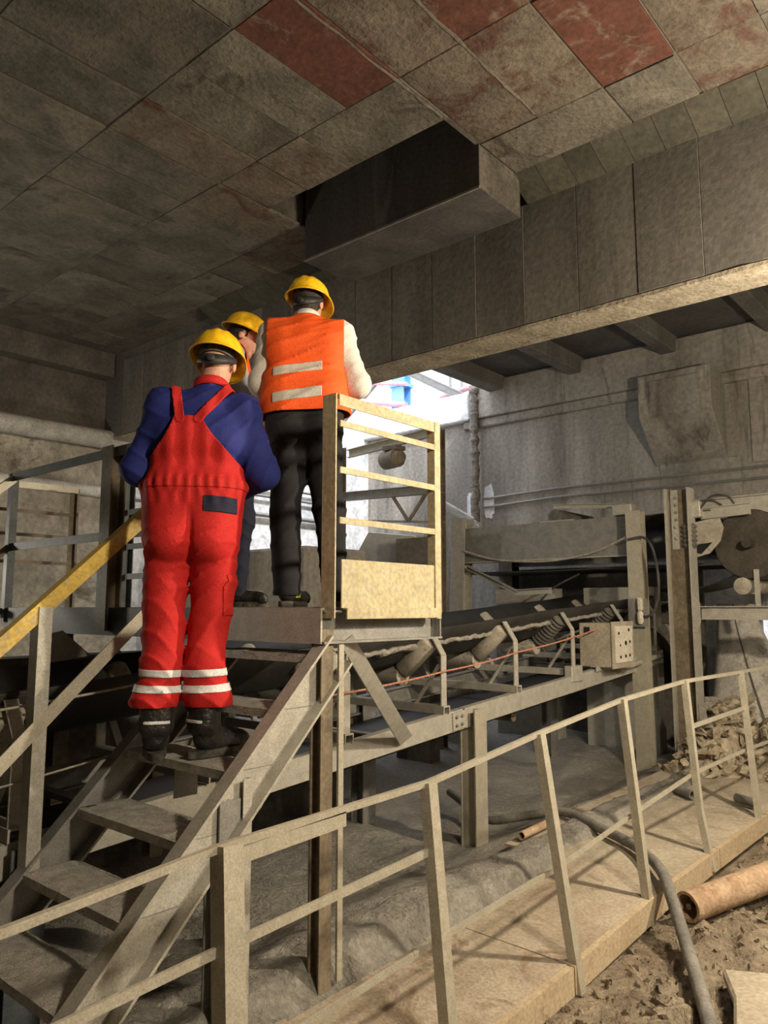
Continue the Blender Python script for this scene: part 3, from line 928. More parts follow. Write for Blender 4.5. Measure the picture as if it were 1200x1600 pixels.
MB().ext((-4.55, 8.45, 2.99), (-3.62, 8.47, 2.92), prof_L(.05, .05, .006), (0, 1, 0)).build('skirt_clamp', 'dusty_steel', uc)
MB().box((-3.75, 8.36, 2.80), (-3.52, 8.5, 2.93)).build('bearing_block', 'dusty_steel', uc, bevel=.01)
PC = V(-2.35, 9.15, 2.42)
MB().lathe((PC.x, 8.62, PC.z), (PC.x, 9.55, PC.z), [(0, .05), (0, .36), (.02, .37), (.98, .37), (1, .36), (1, .05)], 40).build('head_pulley', 'drum_dark', uc, smooth=True)
MB().lathe((PC.x, 8.48, PC.z), (PC.x, 8.70, PC.z), [(0, .05), (1, .05)], 14).build('pulley_shaft', 'drum_dark', uc, smooth=True)
# scraper plate with spring, in front of the pulley
sc_ = MB()
pts = [(-2.98 + .0, 2.66), (-2.62, 2.72), (-2.58, 2.60), (-2.62, 2.46), (-2.74, 2.33), (-2.98, 2.27)]
sc_.prism([(x, 8.52, z) for x, z in pts], (0, .02, 0))
scp = sc_.build('scraper_plate', 'roller_steel', uc)
MB().prism([(x, 8.514, z) for x, z in ((-2.98, 2.42), (-2.70, 2.45), (-2.82, 2.33), (-2.98, 2.38))], (0, .006, 0)).build('arrow_slot', 'black', scp)
MB().lathe((-2.90, 8.40, 2.66), (-2.90, 8.40, 2.38), [(0, .05)] + [(.05+.1*k/1.0*.9, .085 if k % 2 else .065) for k in range(10)] + [(1, .05)], 16).build('spring', 'rubber_disc', scp, smooth=True)
MB().box((-2.93, 8.42, 2.72), (-2.78, 8.56, 2.90)).build('bearing_block', 'dusty_steel', uc, bevel=.012)
MB().tube(smooth_path([(-2.80, 8.45, 2.80), (-2.66, 8.42, 2.93), (-2.50, 8.42, 2.92), (-2.44, 8.46, 2.84)]), .012, 8).build('grease_line', 'black_rubber', uc, smooth=True)
MB().ext((-2.80, 8.5, 2.76), (-2.3, 8.5, 2.78), prof_C(.05, .12, .008), (0, -1, 0)).build('bearing_rail', 'dusty_steel', uc)
# fan of return belt under the pulley and its rollers
vs = []
n = 20
for i in range(n+1):
    t = i/n
    x = -3.3 + 1.35*t
    z = 1.92 + .55*t*t
    vs += [(x, 8.7, z), (x, 9.5, z)]
o = MB().add(vs, [(2*i, 2*i+1, 2*i+3, 2*i+2) for i in range(n)]).build('belt_strand', 'belt_rubber', uc, fix=False)
o.modifiers.new('thickness', 'SOLIDIFY').thickness = .014
MB().lathe((-2.45, 8.6, 1.98), (-2.45, 9.4, 2.0), [(0, .02), (.02, .09), (.25, .09), (.26, .06), (.5, .06), (.51, .09), (1, .09)], 18).build('snub_roller', 'roller_steel', uc, smooth=True)
MB().ext((-2.3, 8.6, 2.15), (-2.3, 8.6, 1.75), prof_R(.05, .02), (1, 0, 0)).build('roller_hanger', 'dusty_steel', uc)

# ---- tall bolted column
tc = thing('steel_column', (-3.0, 8.38, 0), 'tall wide-flange steel column with a bolted splice standing before the head pulley', 'column')
TX, TY = -2.985, 8.38
for q_ in (-1, 1):
    MB().box((TX+q_*.122-.008, TY-.10, -.1), (TX+q_*.122+.008, TY+.10, 3.04)).build('flange', 'dusty_steel', tc)
MB().box((TX-.114, TY-.006, -.1), (TX+.114, TY+.006, 3.03)).build('web', 'brown_steel', tc)
spc = MB().box((TX-.085, TY-.022, 2.38), (TX-.01, TY-.008, 3.03)).build('splice_plate', 'dusty_steel', tc)
for z in (2.50, 2.62, 2.70, 2.78, 2.86, 2.94):
    MB().lathe((TX-.03, TY-.045 if z < 2.65 else TY-.035, z), (TX-.03, TY-.015, z), [(0, .012), (.1, .018), (1, .018)], 6).build('bolt', 'grey_steel' if z > 2.65 else 'dusty_steel', spc)
MB().prism([(TX+.14, TY-.10, 1.88), (TX+.20, TY-.10, 1.80), (TX+.20, TY-.10, 1.60), (TX+.16, TY-.10, 1.50), (TX+.13, TY-.10, 1.50), (TX+.13, TY-.10, 1.88)], (0, .012, 0)).build('gusset', 'dusty_steel', tc)
MB().ext((TX+.18, TY-.02, 1.70), (TX+.98, TY-.02, 1.70), prof_C(.06, .14, .01), (0, -1, 0)).build('arm', 'dusty_steel', tc)
MB().box((TX+.98, TY-.05, 1.60), (TX+1.12, TY+.01, 1.80)).build('arm', 'brown_steel', tc)
MB().prism([(TX+.14, TY-.10, .75), (TX+.20, TY-.10, .72), (TX+.25, TY-.10, .45), (TX+.21, TY-.10, .22), (TX+.13, TY-.10, .22)], (0, .012, 0)).build('gusset', 'dusty_steel', tc)

# ---- cables at the post
def cable(name, pts, r, m, label, n=8):
    return tag(MB().tube(smooth_path(pts), r, n).build(name, m, smooth=True), label, 'cable')
cable('power_cable', [(-3.48, 8.14, 2.50), (-3.30, 8.14, 2.51), (-3.19, 8.12, 2.36), (-3.14, 8.10, 2.0), (-3.20, 8.10, 1.72), (-3.33, 8.12, 1.66), (-3.36, 8.13, 1.80)], .014, 'black_rubber', 'looped grey cable hanging from the post beside the control box')
cable('power_cable', [(-5.76, 8.26, 2.49), (-5.3, 8.30, 2.36), (-4.6, 8.30, 2.31), (-4.0, 8.30, 2.38), (-3.54, 8.22, 2.53)], .012, 'wire', 'slack cable sagging across the face of the upper trough')
cable('power_cable', [(-4.95, 8.5, 1.55), (-4.80, 8.42, 1.75), (-4.55, 8.38, 1.98), (-4.2, 8.4, 2.15)], .012, 'black_rubber', 'black cable climbing under the upper trough')
cl_ = thing('cable_clamp', (-3.36, 8.15, 1.7), 'small clamp and socket on the post at the end of the looped cable', 'clamp')
MB().box((-3.50, 8.13, 1.55), (-3.30, 8.17, 1.85)).build('backplate', 'grey_steel', cl_)
MB().box((-3.38, 8.08, 1.72), (-3.33, 8.14, 1.86)).build('socket', 'box_panel', cl_, bevel=.01)
MB().lathe((-3.36, 8.11, 1.58), (-3.36, 8.11, 1.72), [(0, .02), (.2, .035), (.8, .035), (1, .02)], 10).build('gland', 'box_panel', cl_, smooth=True)
rd = MB().lathe((-3.44, 7.7, 1.12), (-3.40, 8.75, 1.22), [(0, .03), (.96, .03), (.97, .045), (1, .03)], 12)
tag(rd.build('steel_bar', 'roller_steel', smooth=True), 'round steel bar lying along the conveyor frame past the control box', 'bar')

# ---- discharge apron and the pillar beside it
ap = thing('discharge_apron', (-2.8, 9.2, .4), 'pale curved rubber discharge apron sweeping down beside the tall column', 'apron')
def curved(name, prof2, y0, y1, m, flare=0.0, th=.02):
    vs, fs = [], []
    n = len(prof2)
    K = 8
    for i, (x, z) in enumerate(prof2):
        for k in range(K+1):
            y = y0 + (y1-y0)*k/K
            vs.append((x + .012*nz(y*3, z*3), y + flare*(i/(n-1))*(k/K-.5), z + .015*nz(x*4, y*4)))
    q = K+1
    fs = [(i*q+k, i*q+k+1, (i+1)*q+k+1, (i+1)*q+k) for i in range(n-1) for k in range(K)]
    o = MB().add(vs, fs).build(name, m, ap, fix=False)
    o.data.shade_smooth()
    o.modifiers.new('thickness', 'SOLIDIFY').thickness = th
    return o
def apron(name, u0, u1, m, lift, th=.02):
    vs = []
    NV_, NU_ = 18, 10
    for j in range(NV_+1):
        v = j/NV_
        xl = -3.06 + .16*v*v
        xr = -2.66 + .95*v**1.7
        y = 9.75 - .95*v**1.8 - lift
        z = 1.80 - 1.32*v + .10*math.sin(math.pi*v)
        for i in range(NU_+1):
            u = u0 + (u1-u0)*i/NU_
            x = xl + (xr-xl)*u
            vs.append((x, y - .10*math.sin(math.pi*u) + .02*nz(x*3, z*3), z - .10*u*v + .012*nz(x*5, z*5, 3)))
    q = NU_+1
    o = MB().add(vs, [(j*q+i, j*q+i+1, (j+1)*q+i+1, (j+1)*q+i) for j in range(NV_) for i in range(NU_)]).build(name, m, ap, fix=False)
    o.data.shade_smooth()
    o.modifiers.new('thickness', 'SOLIDIFY').thickness = th
apron('apron_sheet', 0, 1, 'apron_rubber', 0)
apron('apron_seam', .50, .53, 'belt_dusty', .012, .012)
MB().prism([(-2.98, 8.86, .78), (-2.72, 8.80, .80), (-2.66, 8.74, .44), (-2.92, 8.80, .30)], (.01, .03, 0)).build('apron_flap', 'apron_rubber', ap)
P4 = [(-3.72 + .42*math.sin(a), 1.0 + .55*math.cos(a)) for a in np.linspace(.1, 1.5, 12)]
curved('tail_guard', P4, 8.95, 9.6, 'apron_rubber')
MB().lathe((-2.87, 8.72, .62), (-2.87, 8.82, .62), [(0, .10), (0, .13), (1, .13), (1, .10)], 20).build('pulley_end', 'roller_steel', ap, smooth=True)
pl = MB()
vs = []
N = 14
for j in range(9):
    z = .1 + 1.45*j/8
    for k in range(N):
        a = 2*math.pi*k/N
        r = .26 + .03*nz(math.cos(a)*3, math.sin(a)*3, z*4)
        vs.append((-2.28 + r*max(-.85, min(.85, 1.2*math.cos(a))), 10.0 + r*max(-.85, min(.85, 1.2*math.sin(a))), z))
fs = [(j*N+k, j*N+(k+1) % N, (j+1)*N+(k+1) % N, (j+1)*N+k) for j in range(8) for k in range(N)] + [tuple(range(8*N, 9*N))]
tag(pl.add(vs, fs).build('rusty_pillar', 'orange_rust'), 'rough rust-brown pillar behind the discharge apron', 'pillar')

# ================================================================== WALKWAY, RAILING AND LOOSE THINGS
wk = thing('plate_walkway', (-2.15, 4.2, 0), 'rusty chequer plate walkway running along the conveyor', 'walkway')
WX = -1.83
segs = [(.9, 2.25, .10, .10, -2.46, 'plate_mud'), (2.25, 3.42, .09, .115, -2.46, 'plate_mud'), (3.42, 4.62, .115, .175, -2.46, 'plate_mud'),
        (4.62, 5.48, .165, .17, -2.92, 'plate_dust'), (5.48, 6.62, .17, .165, -2.98, 'plate_dust'), (6.62, 7.75, .17, .19, -2.98, 'plate_dust')]
for y0, y1, z0, z1, xi, m in segs:
    g = .006
    p = MB().add([(xi, y0+g, z0+.012), (WX, y0+g, z0), (WX, y1-g, z1), (xi + .03*nz(y1, 2), y1-g, z1+.015),
                  (xi, y0+g, z0-.004), (WX, y0+g, z0-.010), (WX, y1-g, z1-.010), (xi, y1-g, z1)],
                 [(0, 1, 2, 3), (7, 6, 5, 4), (0, 4, 5, 1), (1, 5, 6, 2), (2, 6, 7, 3), (3, 7, 4, 0)])
    p.build('floor_plate', m, wk)
    MB().ext((WX+.012, y0+g, z0-.065), (WX+.012, y1-g, z1-.065), prof_C(.045, .125, .012), (-1, 0, 0)).build('edge_beam', 'orange_rust', wk)
for y in (2.3, 3.45, 4.6, 5.5, 6.6):
    MB().box((-2.4, y-.03, -.1), (WX-.02, y+.03, .08)).build('bearer', 'rust', wk)

rl = thing('walkway_railing', (-1.9, 3.4, 0), 'leaning angle-iron railing with bent flat rails along the walkway edge', 'railing')
posts = [([(-1.83, 1.49, -.02), (-1.95, 1.53, 1.04)], .075), ([(-1.81, 2.49, -.02), (-1.95, 2.53, 1.055)], .055), ([(-1.80, 3.47, -.02), (-1.95, 3.42, 1.14)], .05),
         ([(-1.81, 4.34, .02), (-1.95, 4.39, 1.22)], .05), ([(-1.80, 5.34, .06), (-1.87, 5.36, .42), (-1.95, 5.42, 1.255)], .045), ([(-1.81, 6.46, .07), (-1.95, 6.68, 1.24)], .045),
         ([(-1.81, 7.6, .1), (-1.93, 7.75, 1.24)], .045)]
for pts, w in posts:
    m = MB()
    for a, b in zip(pts[:-1], pts[1:]):
        m.ext(a, b, prof_L(w, w*.9, .006), (0, -1, 0))
    m.build('post', 'rail_steel', rl)
def rail(name, pts, h, w=.012, m='rail_steel'):
    mb = MB()
    for a, b in zip(pts[:-1], pts[1:]):
        mb.ext(a, b, prof_R(w, h), (1, 0, 0))
    mb.build(name, m, rl)
rail('top_rail', [(-1.955, .5, .965), (-1.955, .9, .985), (-1.955, 1.53, 1.035)], .024, .02)
rail('top_rail', [(-1.955, 1.53, 1.035), (-1.955, 2.53, 1.052), (-1.955, 3.42, 1.138), (-1.955, 4.39, 1.215), (-1.955, 5.42, 1.25), (-1.955, 6.68, 1.235), (-1.95, 7.75, 1.235)], .024, .02)
MB().ext((-1.965, 1.55, .995), (-1.965, 2.05, 1.012), prof_L(.04, .05, .006), (1, 0, 0)).build('splice_angle', 'rail_steel', rl)
rail('mid_rail', [(-1.93, .5, .70), (-1.93, 1.60, .758), (-1.93, 2.50, .80)], .03)
rail('mid_rail', [(-1.92, 1.45, .40), (-1.92, 2.57, .465), (-1.92, 3.55, .50), (-1.92, 4.5, .58), (-1.92, 5.45, .645), (-1.92, 6.55, .64), (-1.90, 7.7, .62)], .024)
rail('mid_rail', [(-1.92, 5.42, .95), (-1.92, 6.65, .96)], .03)

# hose
hp = [(-4.3, 5.9, .08), (-4.0, 5.62, .12), (-3.55, 5.35, .08), (-3.2, 5.38, .16), (-2.9, 5.42, .23), (-2.5, 5.2, .23), (-2.16, 4.98, .225), (-1.86, 4.62, .24), (-1.68, 4.32, .20), (-1.5, 4.02, .10), (-1.28, 3.6, .06), (-1.1, 3.2, .05), (-.95, 2.7, .05)]
tag(MB().tube(smooth_path(hp), .033, 12).build('rubber_hose', 'hose_rubber', smooth=True), 'thick grey hose crossing the walkway plates and trailing over the mud', 'hose')

def pipe(name, p0, p1, r, m, label, cat, hollow=True):
    prof = [(0, r*.78), (0, r), (1, r), (1, r*.78)]
    o = MB()
    o.lathe(p0, p1, prof, 24)
    t = thing(name, p0, label, cat)
    o2 = MB()
    p0, p1 = Vector(p0), Vector(p1)
    d = (p1-p0).normalized()
    a = d.cross(V(0, 0, 1)).normalized()
    b = a.cross(d)
    N = 24
    vs = []
    for p, rr in ((p0, r), (p1, r), (p1, r*.8), (p0, r*.8)):
        vs += [p + (a*math.cos(2*math.pi*k/N) + b*math.sin(2*math.pi*k/N))*rr for k in range(N)]
    fs = [(i*N+k, i*N+(k+1) % N, ((i+1) % 4)*N+(k+1) % N, ((i+1) % 4)*N+k) for i in range(4) for k in range(N)]
    o2.add(vs, fs).build('pipe_wall', m, t, smooth=True)
    if hollow:
        q = p0 + d*.10
        MB().lathe(q, q+d*.02, [(0, r*.79), (1, r*.79)], 18).build('inner_plug', 'rust', t)
        MB().lathe(p0+d*.01, q, [(0, r*.2), (1, r*.2)], 10).build('axle_stub', 'brown_steel', t, smooth=True)
    return t
pipe('roller_tube', (-1.665, 4.50, .105), (-1.05, 6.15, .22), .082, 'rust', 'large rusty roller tube lying in the mud beside the walkway', 'pipe')
pipe('short_pipe', (-2.835, 4.70, .225), (-2.86, 5.12, .22), .028, 'rust', 'short brown pipe lying by the hose on the walkway plates', 'pipe', False)
pipe('short_pipe', (-2.56, 6.76, .225), (-2.36, 6.62, .225), .035, 'grey_steel', 'short dark pipe end on the far walkway plate by the bent post', 'pipe', False)
pipe('short_pipe', (-2.06, 6.76, .225), (-1.88, 6.66, .225), .035, 'grey_steel', 'short dark pipe end by the farthest leaning railing post', 'pipe', False)

# broken slab at the lower corner
sl = MB()
base = [(-1.28, 3.86), (-1.06, 3.98), (-.72, 3.86), (-.6, 3.3), (-.9, 3.08), (-1.08, 3.35), (-1.16, 3.62)]
sl.prism([(x, y, .0 + .06) for x, y in base], (0, 0, .05))
tag(sl.build('broken_slab', 'plate_dust', bevel=.012), 'flat broken concrete slab lying in the mud at the bottom corner', 'slab')

# rubble heap at the far end of the walkway
vs = []
xs_ = np.linspace(-3.0, -.6, 60)
ys = np.linspace(7.3, 10.8, 80)
for y in ys:
    for x in xs_:
        e = max(0, min(1, (y-7.4)/.9))*max(0, min(1, (10.9-y)/.6))*max(0, min(1, (x+3.02)/.35))
        h = .55*e*(.55 + .45*max(0, min(1, (x+2.9)/1.2))) + e*(.12*fbm(x*3, y*3, 2) + .07*abs(fbm(x*9, y*9, 4)))
        vs.append((x, y, ground(x, y) - .04 + h))
q = len(xs_)
fs = [(j*q+i, j*q+i+1, (j+1)*q+i+1, (j+1)*q+i) for j in range(len(ys)-1) for i in range(q-1)]
rb = MB().add(vs, fs).build('spoil_heap', 'rubble', fix=False)
rb.modifiers.new('thickness', 'SOLIDIFY').thickness = .05
tag(rb, 'heap of spilled crumbly spoil at the end of the walkway', 'spoil', None, 'stuff')
def heap_z(x, y):
    e = max(0, min(1, (y-7.4)/.9))*max(0, min(1, (10.9-y)/.6))*max(0, min(1, (x+3.02)/.35))
    return ground(x, y) - .02 + .55*e*(.55 + .45*max(0, min(1, (x+2.9)/1.2)))
# loose crumbs on the heap
cm = MB()
for i in range(420):
    x = random.uniform(-3.0, -1.1)
    y = random.uniform(7.5, 9.8)
    r = random.uniform(.015, .055)
    z = heap_z(x, y) + .05 + .4*r
    a, b, c = (V(*[random.uniform(-1, 1) for _ in range(3)]).normalized()*r*random.uniform(.5, 1.3) for _ in range(3))
    o = V(x, y, z)
    cm.add([o-a-b-c, o+a-b-c, o+a+b-c, o-a+b-c, o-a-b+c, o+a-b+c, o+a+b+c, o-a+b+c], [(0, 3, 2, 1), (4, 5, 6, 7), (0, 1, 5, 4), (1, 2, 6, 5), (2, 3, 7, 6), (3, 0, 4, 7)])
tag(cm.build('loose_crumbs', 'rubble'), 'loose stones and crumbs strewn over the spoil heap', 'rubble', None, 'stuff')
for i, (x, y, L_, az) in enumerate([(-2.62, 7.62, .28, .4), (-2.40, 7.75, .22, 1.5), (-2.72, 7.95, .34, 1.0), (-2.25, 7.95, .26, 2.4), (-2.5, 8.2, .3, .1)]):
    z = heap_z(x, y) + .09
    d = V(math.cos(az), math.sin(az), .25*math.sin(i*2.1))*L_/2
    lab = ['splintered wood piece nearest the leaning posts at the heap', 'short upright wood splinter in the crumbs below the flap', 'long pale wood strip leaning under the apron flap',
           'wood splinter half sunk in the spoil by the farthest post', 'wood strip lying across the spoil under the apron'][i]
    tag(MB().ext(V(x, y, z)-d, V(x, y, z)+d, [(-.03, -.01), (.025, -.012), (.034, .008), (-.02, .014)], (math.sin(az), -math.cos(az), 0)).build('wood_splinter', 'wood_chip'), lab, 'wood', 'wood splinters in the spoil')

# ================================================================== PIPES AND CONDUITS ON THE WALLS
def run(name, pts, r, m, label, cat='pipe', n=10):
    return tag(MB().tube(pts, r, n).build(name, m, smooth=True), label, cat)
run('wall_pipe', [(-9.70, -3, 4.0), (-9.70, 5.9, 4.06)], .13, 'pipe_grey', 'thick pale pipe along the far rough wall under the dark band')
run('wall_pipe', [(-9.76, 1.5, 3.40), (-9.76, 5.8, 3.32)], .075, 'pvc_white', 'slim white pipe on the rough wall behind the crossover railing')
run('wall_conduit', [(-7.2, 10.95, 3.60), (-5.85, 10.95, 3.64), (-1, 10.95, 3.62)], .022, 'grey_steel', 'upper thin conduit along the streaked wall', 'conduit', 6)
run('wall_conduit', [(-7.2, 10.95, 3.45), (-5.85, 10.95, 3.50), (-1, 10.95, 3.46)], .022, 'grey_steel', 'middle thin conduit along the streaked wall', 'conduit', 6)
run('wall_conduit', [(-3.9, 10.95, 3.20), (-1, 10.95, 3.14)], .03, 'grey_steel', 'lowest conduit on the streaked wall right of the tall column', 'conduit', 6)
for i, z in enumerate((3.78, 3.62, 3.30)):
    run('wall_conduit', [(-9.82, 5.9, z), (-9.82, 9.8, z-.02)], .025 if i < 2 else .04, 'grey_steel',
        ['top thin conduit on the daylit wall between the men', 'second thin conduit on the daylit wall between the men', 'thick lowest conduit on the daylit wall between the men'][i], 'conduit', 6)
# lime-crusted hanging drainpipe
pts, rs = [], []
for i in range(70):
    z = 5.55 - 2.35*i/69
    pts.append((-7.30 + .025*nz(z*5, 1), 10.84 + .02*nz(z*5, 4), z))
    rs.append(.075 + .03*nz(z*9, 7) + .018*nz(z*25, 3))
tag(MB().tube(pts, rs, 12).build('crusted_drainpipe', 'lime_crust', smooth=True), 'lumpy lime-crusted drainpipe hanging down the streaked wall', 'pipe')
# bundle of sloping bars beneath it
for i in range(5):
    o = MB().ext((-8.25+.03*i, 10.6+.05*i, 3.84-.05*i), (-7.1+.02*i, 10.5+.05*i, 3.22-.06*i), prof_R(.05, .02), (0, 1, 0)).build('steel_bar', 'pipe_grey')
    tag(o, ['topmost', 'second', 'middle', 'fourth', 'lowest'][i] + ' sloping grey bar in the bundle by the crusted drainpipe', 'bar', 'sloping bars by the drainpipe')

# ---- steel duct through the ceiling opening
du = thing('steel_duct', (-3.98, 4.9, 4.9), 'dark steel duct box hanging through the ceiling opening', 'duct')
DX0, DX1, DY0, DY1, DB = -4.93, -3.02, 4.6, 5.2, 4.9
MB().box((DX0, DY0, DB), (DX1, DY1, DB+.012)).build('bottom_sheet', 'duct_steel', du)
MB().box((DX0, DY0, DB+.012), (DX1, DY0+.012, 6.3)).build('side_sheet', 'duct_steel', du)
MB().box((DX0, DY1-.012, DB+.012), (DX1, DY1, 6.3)).build('side_sheet', 'duct_steel', du)
MB().box((DX1-.012, DY0+.012, DB+.012), (DX1, DY1-.012, CZ+.008)).build('end_sheet', 'slab_concrete', du)
MB().box((DX0, DY0+.012, DB+.012), (DX0+.012, DY1-.012, 6.3)).build('end_sheet', 'duct_steel', du)
MB().ext((DX0, DY0-.006, DB+.006), (DX1+.01, DY0-.006, DB+.006), prof_R(.014, .018), (0, 1, 0)).build('seam_strip', 'grey_steel', du)

# ================================================================== DAYLIT YARD AND THE SPACE BEHIND THE GATE
bc = thing('blue_column', (-11.45, 13.6, 0), 'sky blue steel column in the daylight behind the orange vest', 'column')
MB().ext((-11.2, 13.6, 0), (-11.2, 13.6, 9.5), prof_I(.36, .30, .03, .02), (1, 0, 0)).build('shaft', 'sky_blue_paint', bc)
MB().box((-11.42, 13.40, 6.9), (-10.98, 13.8, 6.97)).build('collar', 'sky_blue_paint', bc)
tag(MB().ext((-10.4, 12.5, 6.98), (-8.4, 12.5, 5.82), prof_I(.12, .16, .012, .01), (0, 1, 0)).build('steel_beam', 'grey_steel'), 'grey steel beam slanting across the daylit opening', 'beam')
for i, (p0, p1, r) in enumerate([((-13.5, 13.42, 7.45), (-10.9, 13.42, 6.90), .05), ((-13.5, 13.40, 7.0), (-10.9, 13.40, 6.40), .07), ((-13.2, 13.5, 6.2), (-11.1, 13.42, 7.6), .05), ((-9.6, 13.0, 6.25), (-7.8, 13.0, 6.45), .06)]):
    run('red_pipe', [p0, p1], r, 'pink_pipe' if i != 2 else 'grey_steel', ['upper faded red pipe beside the blue column in daylight', 'lower faded red pipe beside the blue column in daylight', 'grey pipe crossing the red pipes in daylight', 'red pipe stub near the top of the crusted drainpipe'][i])
for i, x in enumerate((-9.35, -9.05)):
    run('thin_rod', [(x, 13.0, 0), (x, 13.0, 8.5)], .03, 'grey_steel', ['thin rod nearer the blue column against the daylight', 'thin rod nearer the crusted drainpipe against the daylight'][i], 'rod', 6)
# concrete plinth and trestle seen between the men and through the gate
pb = MB()
pb.box((-9.0, 5.95, -.2), (-6.3, 7.0, 2.45))
tag(pb.build('concrete_plinth', 'wall_concrete', bevel=.03), 'worn concrete plinth seen between the standing men', 'plinth')
ts = thing('steel_trestle', (-6.6, 8.0, 0), 'rusty steel trestle seen through the yellow gate', 'trestle')
MB().ext((-7.6, 8.0, 3.98), (-5.95, 8.0, 4.08), prof_C(.06, .12, .01), (0, -1, 0)).build('beam', 'rail_steel', ts)
MB().ext((-7.8, 8.0, 3.36), (-5.9, 8.0, 3.30), prof_I(.1, .12, .01, .008), (0, 1, 0)).build('beam', 'grey_steel', ts)
MB().ext((-7.8, 8.05, 3.02), (-5.9, 8.05, 2.86), prof_R(.03, .03), (0, 1, 0)).build('tie_bar', 'grey_steel', ts)
MB().ext((-6.75, 8.0, 3.28), (-6.48, 8.0, 2.92), prof_R(.03, .04), (0, 1, 0)).build('brace', 'brown_steel', ts)
MB().ext((-6.15, 8.0, 3.28), (-6.46, 8.0, 2.92), prof_R(.03, .04), (0, 1, 0)).build('brace', 'brown_steel', ts)
for x in (-7.75, -5.95):
    MB().ext((x, 8.0, -.1), (x, 8.0, 4.1), prof_I(.12, .12, .01, .008), (1, 0, 0)).build('leg', 'brown_steel', ts)
mo = thing('drive_motor', (-6.75, 8.0, 3.86), 'dark round drive motor under the trestle beam', 'motor')
MB().lathe((-6.95, 8.05, 3.80), (-6.55, 7.95, 3.80), [(0, .03), (0, .10), (.1, .13), (.8, .13), (.85, .10), (1, .08), (1, .02)], 20).build('casing', 'brown_steel', mo, smooth=True)
MB().box((-6.85, 7.90, 3.91), (-6.6, 8.10, 3.97)).build('foot', 'brown_steel', mo)
hp_ = MB()
hp_.prism([(-7.2, 7.5, 2.15), (-6.75, 7.5, 2.75), (-5.95, 7.5, 2.65), (-5.9, 7.5, 1.6), (-6.6, 7.5, 1.55)], (0, .5, 0))
tag(hp_.build('feed_hopper', 'dusty_steel', bevel=.01), 'slanted steel hopper behind the gate kick plate', 'hopper')
pr = MB().box((-6.1, 7.3, -.1), (-5.6, 7.5, 2.6))
tag(pr.build('shutter_panel', 'dark_concrete'), 'dark upright panel beside the trestle leg', 'panel')

# puddle under the stairs
vs = [(-3.05, 2.28, .125)]
N = 26
for k in range(N):
    a = 2*math.pi*k/N
    r = .20 + .05*nz(math.cos(a)*2, math.sin(a)*2, 8)
    vs.append((-3.05 + r*1.2*math.cos(a), 2.28 + r*math.sin(a), .125))
pd = MB().add(vs, [(0, 1+k, 1+(k+1) % N) for k in range(N)]).build('puddle', 'puddle_water', fix=False)
pd.modifiers.new('thickness', 'SOLIDIFY').thickness = .02
tag(pd, 'glittering wet puddle in the mud beyond the stair stringer', 'puddle')

# clods of mud churned up beside the walkway
cm = MB()
for i in range(2600):
    x, y = random.uniform(-1.78, -.2), random.uniform(1.6, 7.0)
    r = random.choice((.005, .007, .010, .016))*random.uniform(.7, 1.3)
    o = V(x, y, ground(x, y) + .1*r)
    a, b, c = (V(*[random.uniform(-1, 1) for _ in range(3)]).normalized()*r*random.uniform(.5, 1.2) for _ in range(3))
    cm.add([o-a-b-c, o+a-b-c, o+a+b-c, o-a+b-c, o-a-b+c, o+a-b+c, o+a+b+c, o-a+b+c], [(0, 3, 2, 1), (4, 5, 6, 7), (0, 1, 5, 4), (1, 2, 6, 5), (2, 3, 7, 6), (3, 0, 4, 7)])
tag(cm.build('mud_clods', 'mud'), 'small clods of brown mud beside the walkway', 'mud', None, 'stuff')

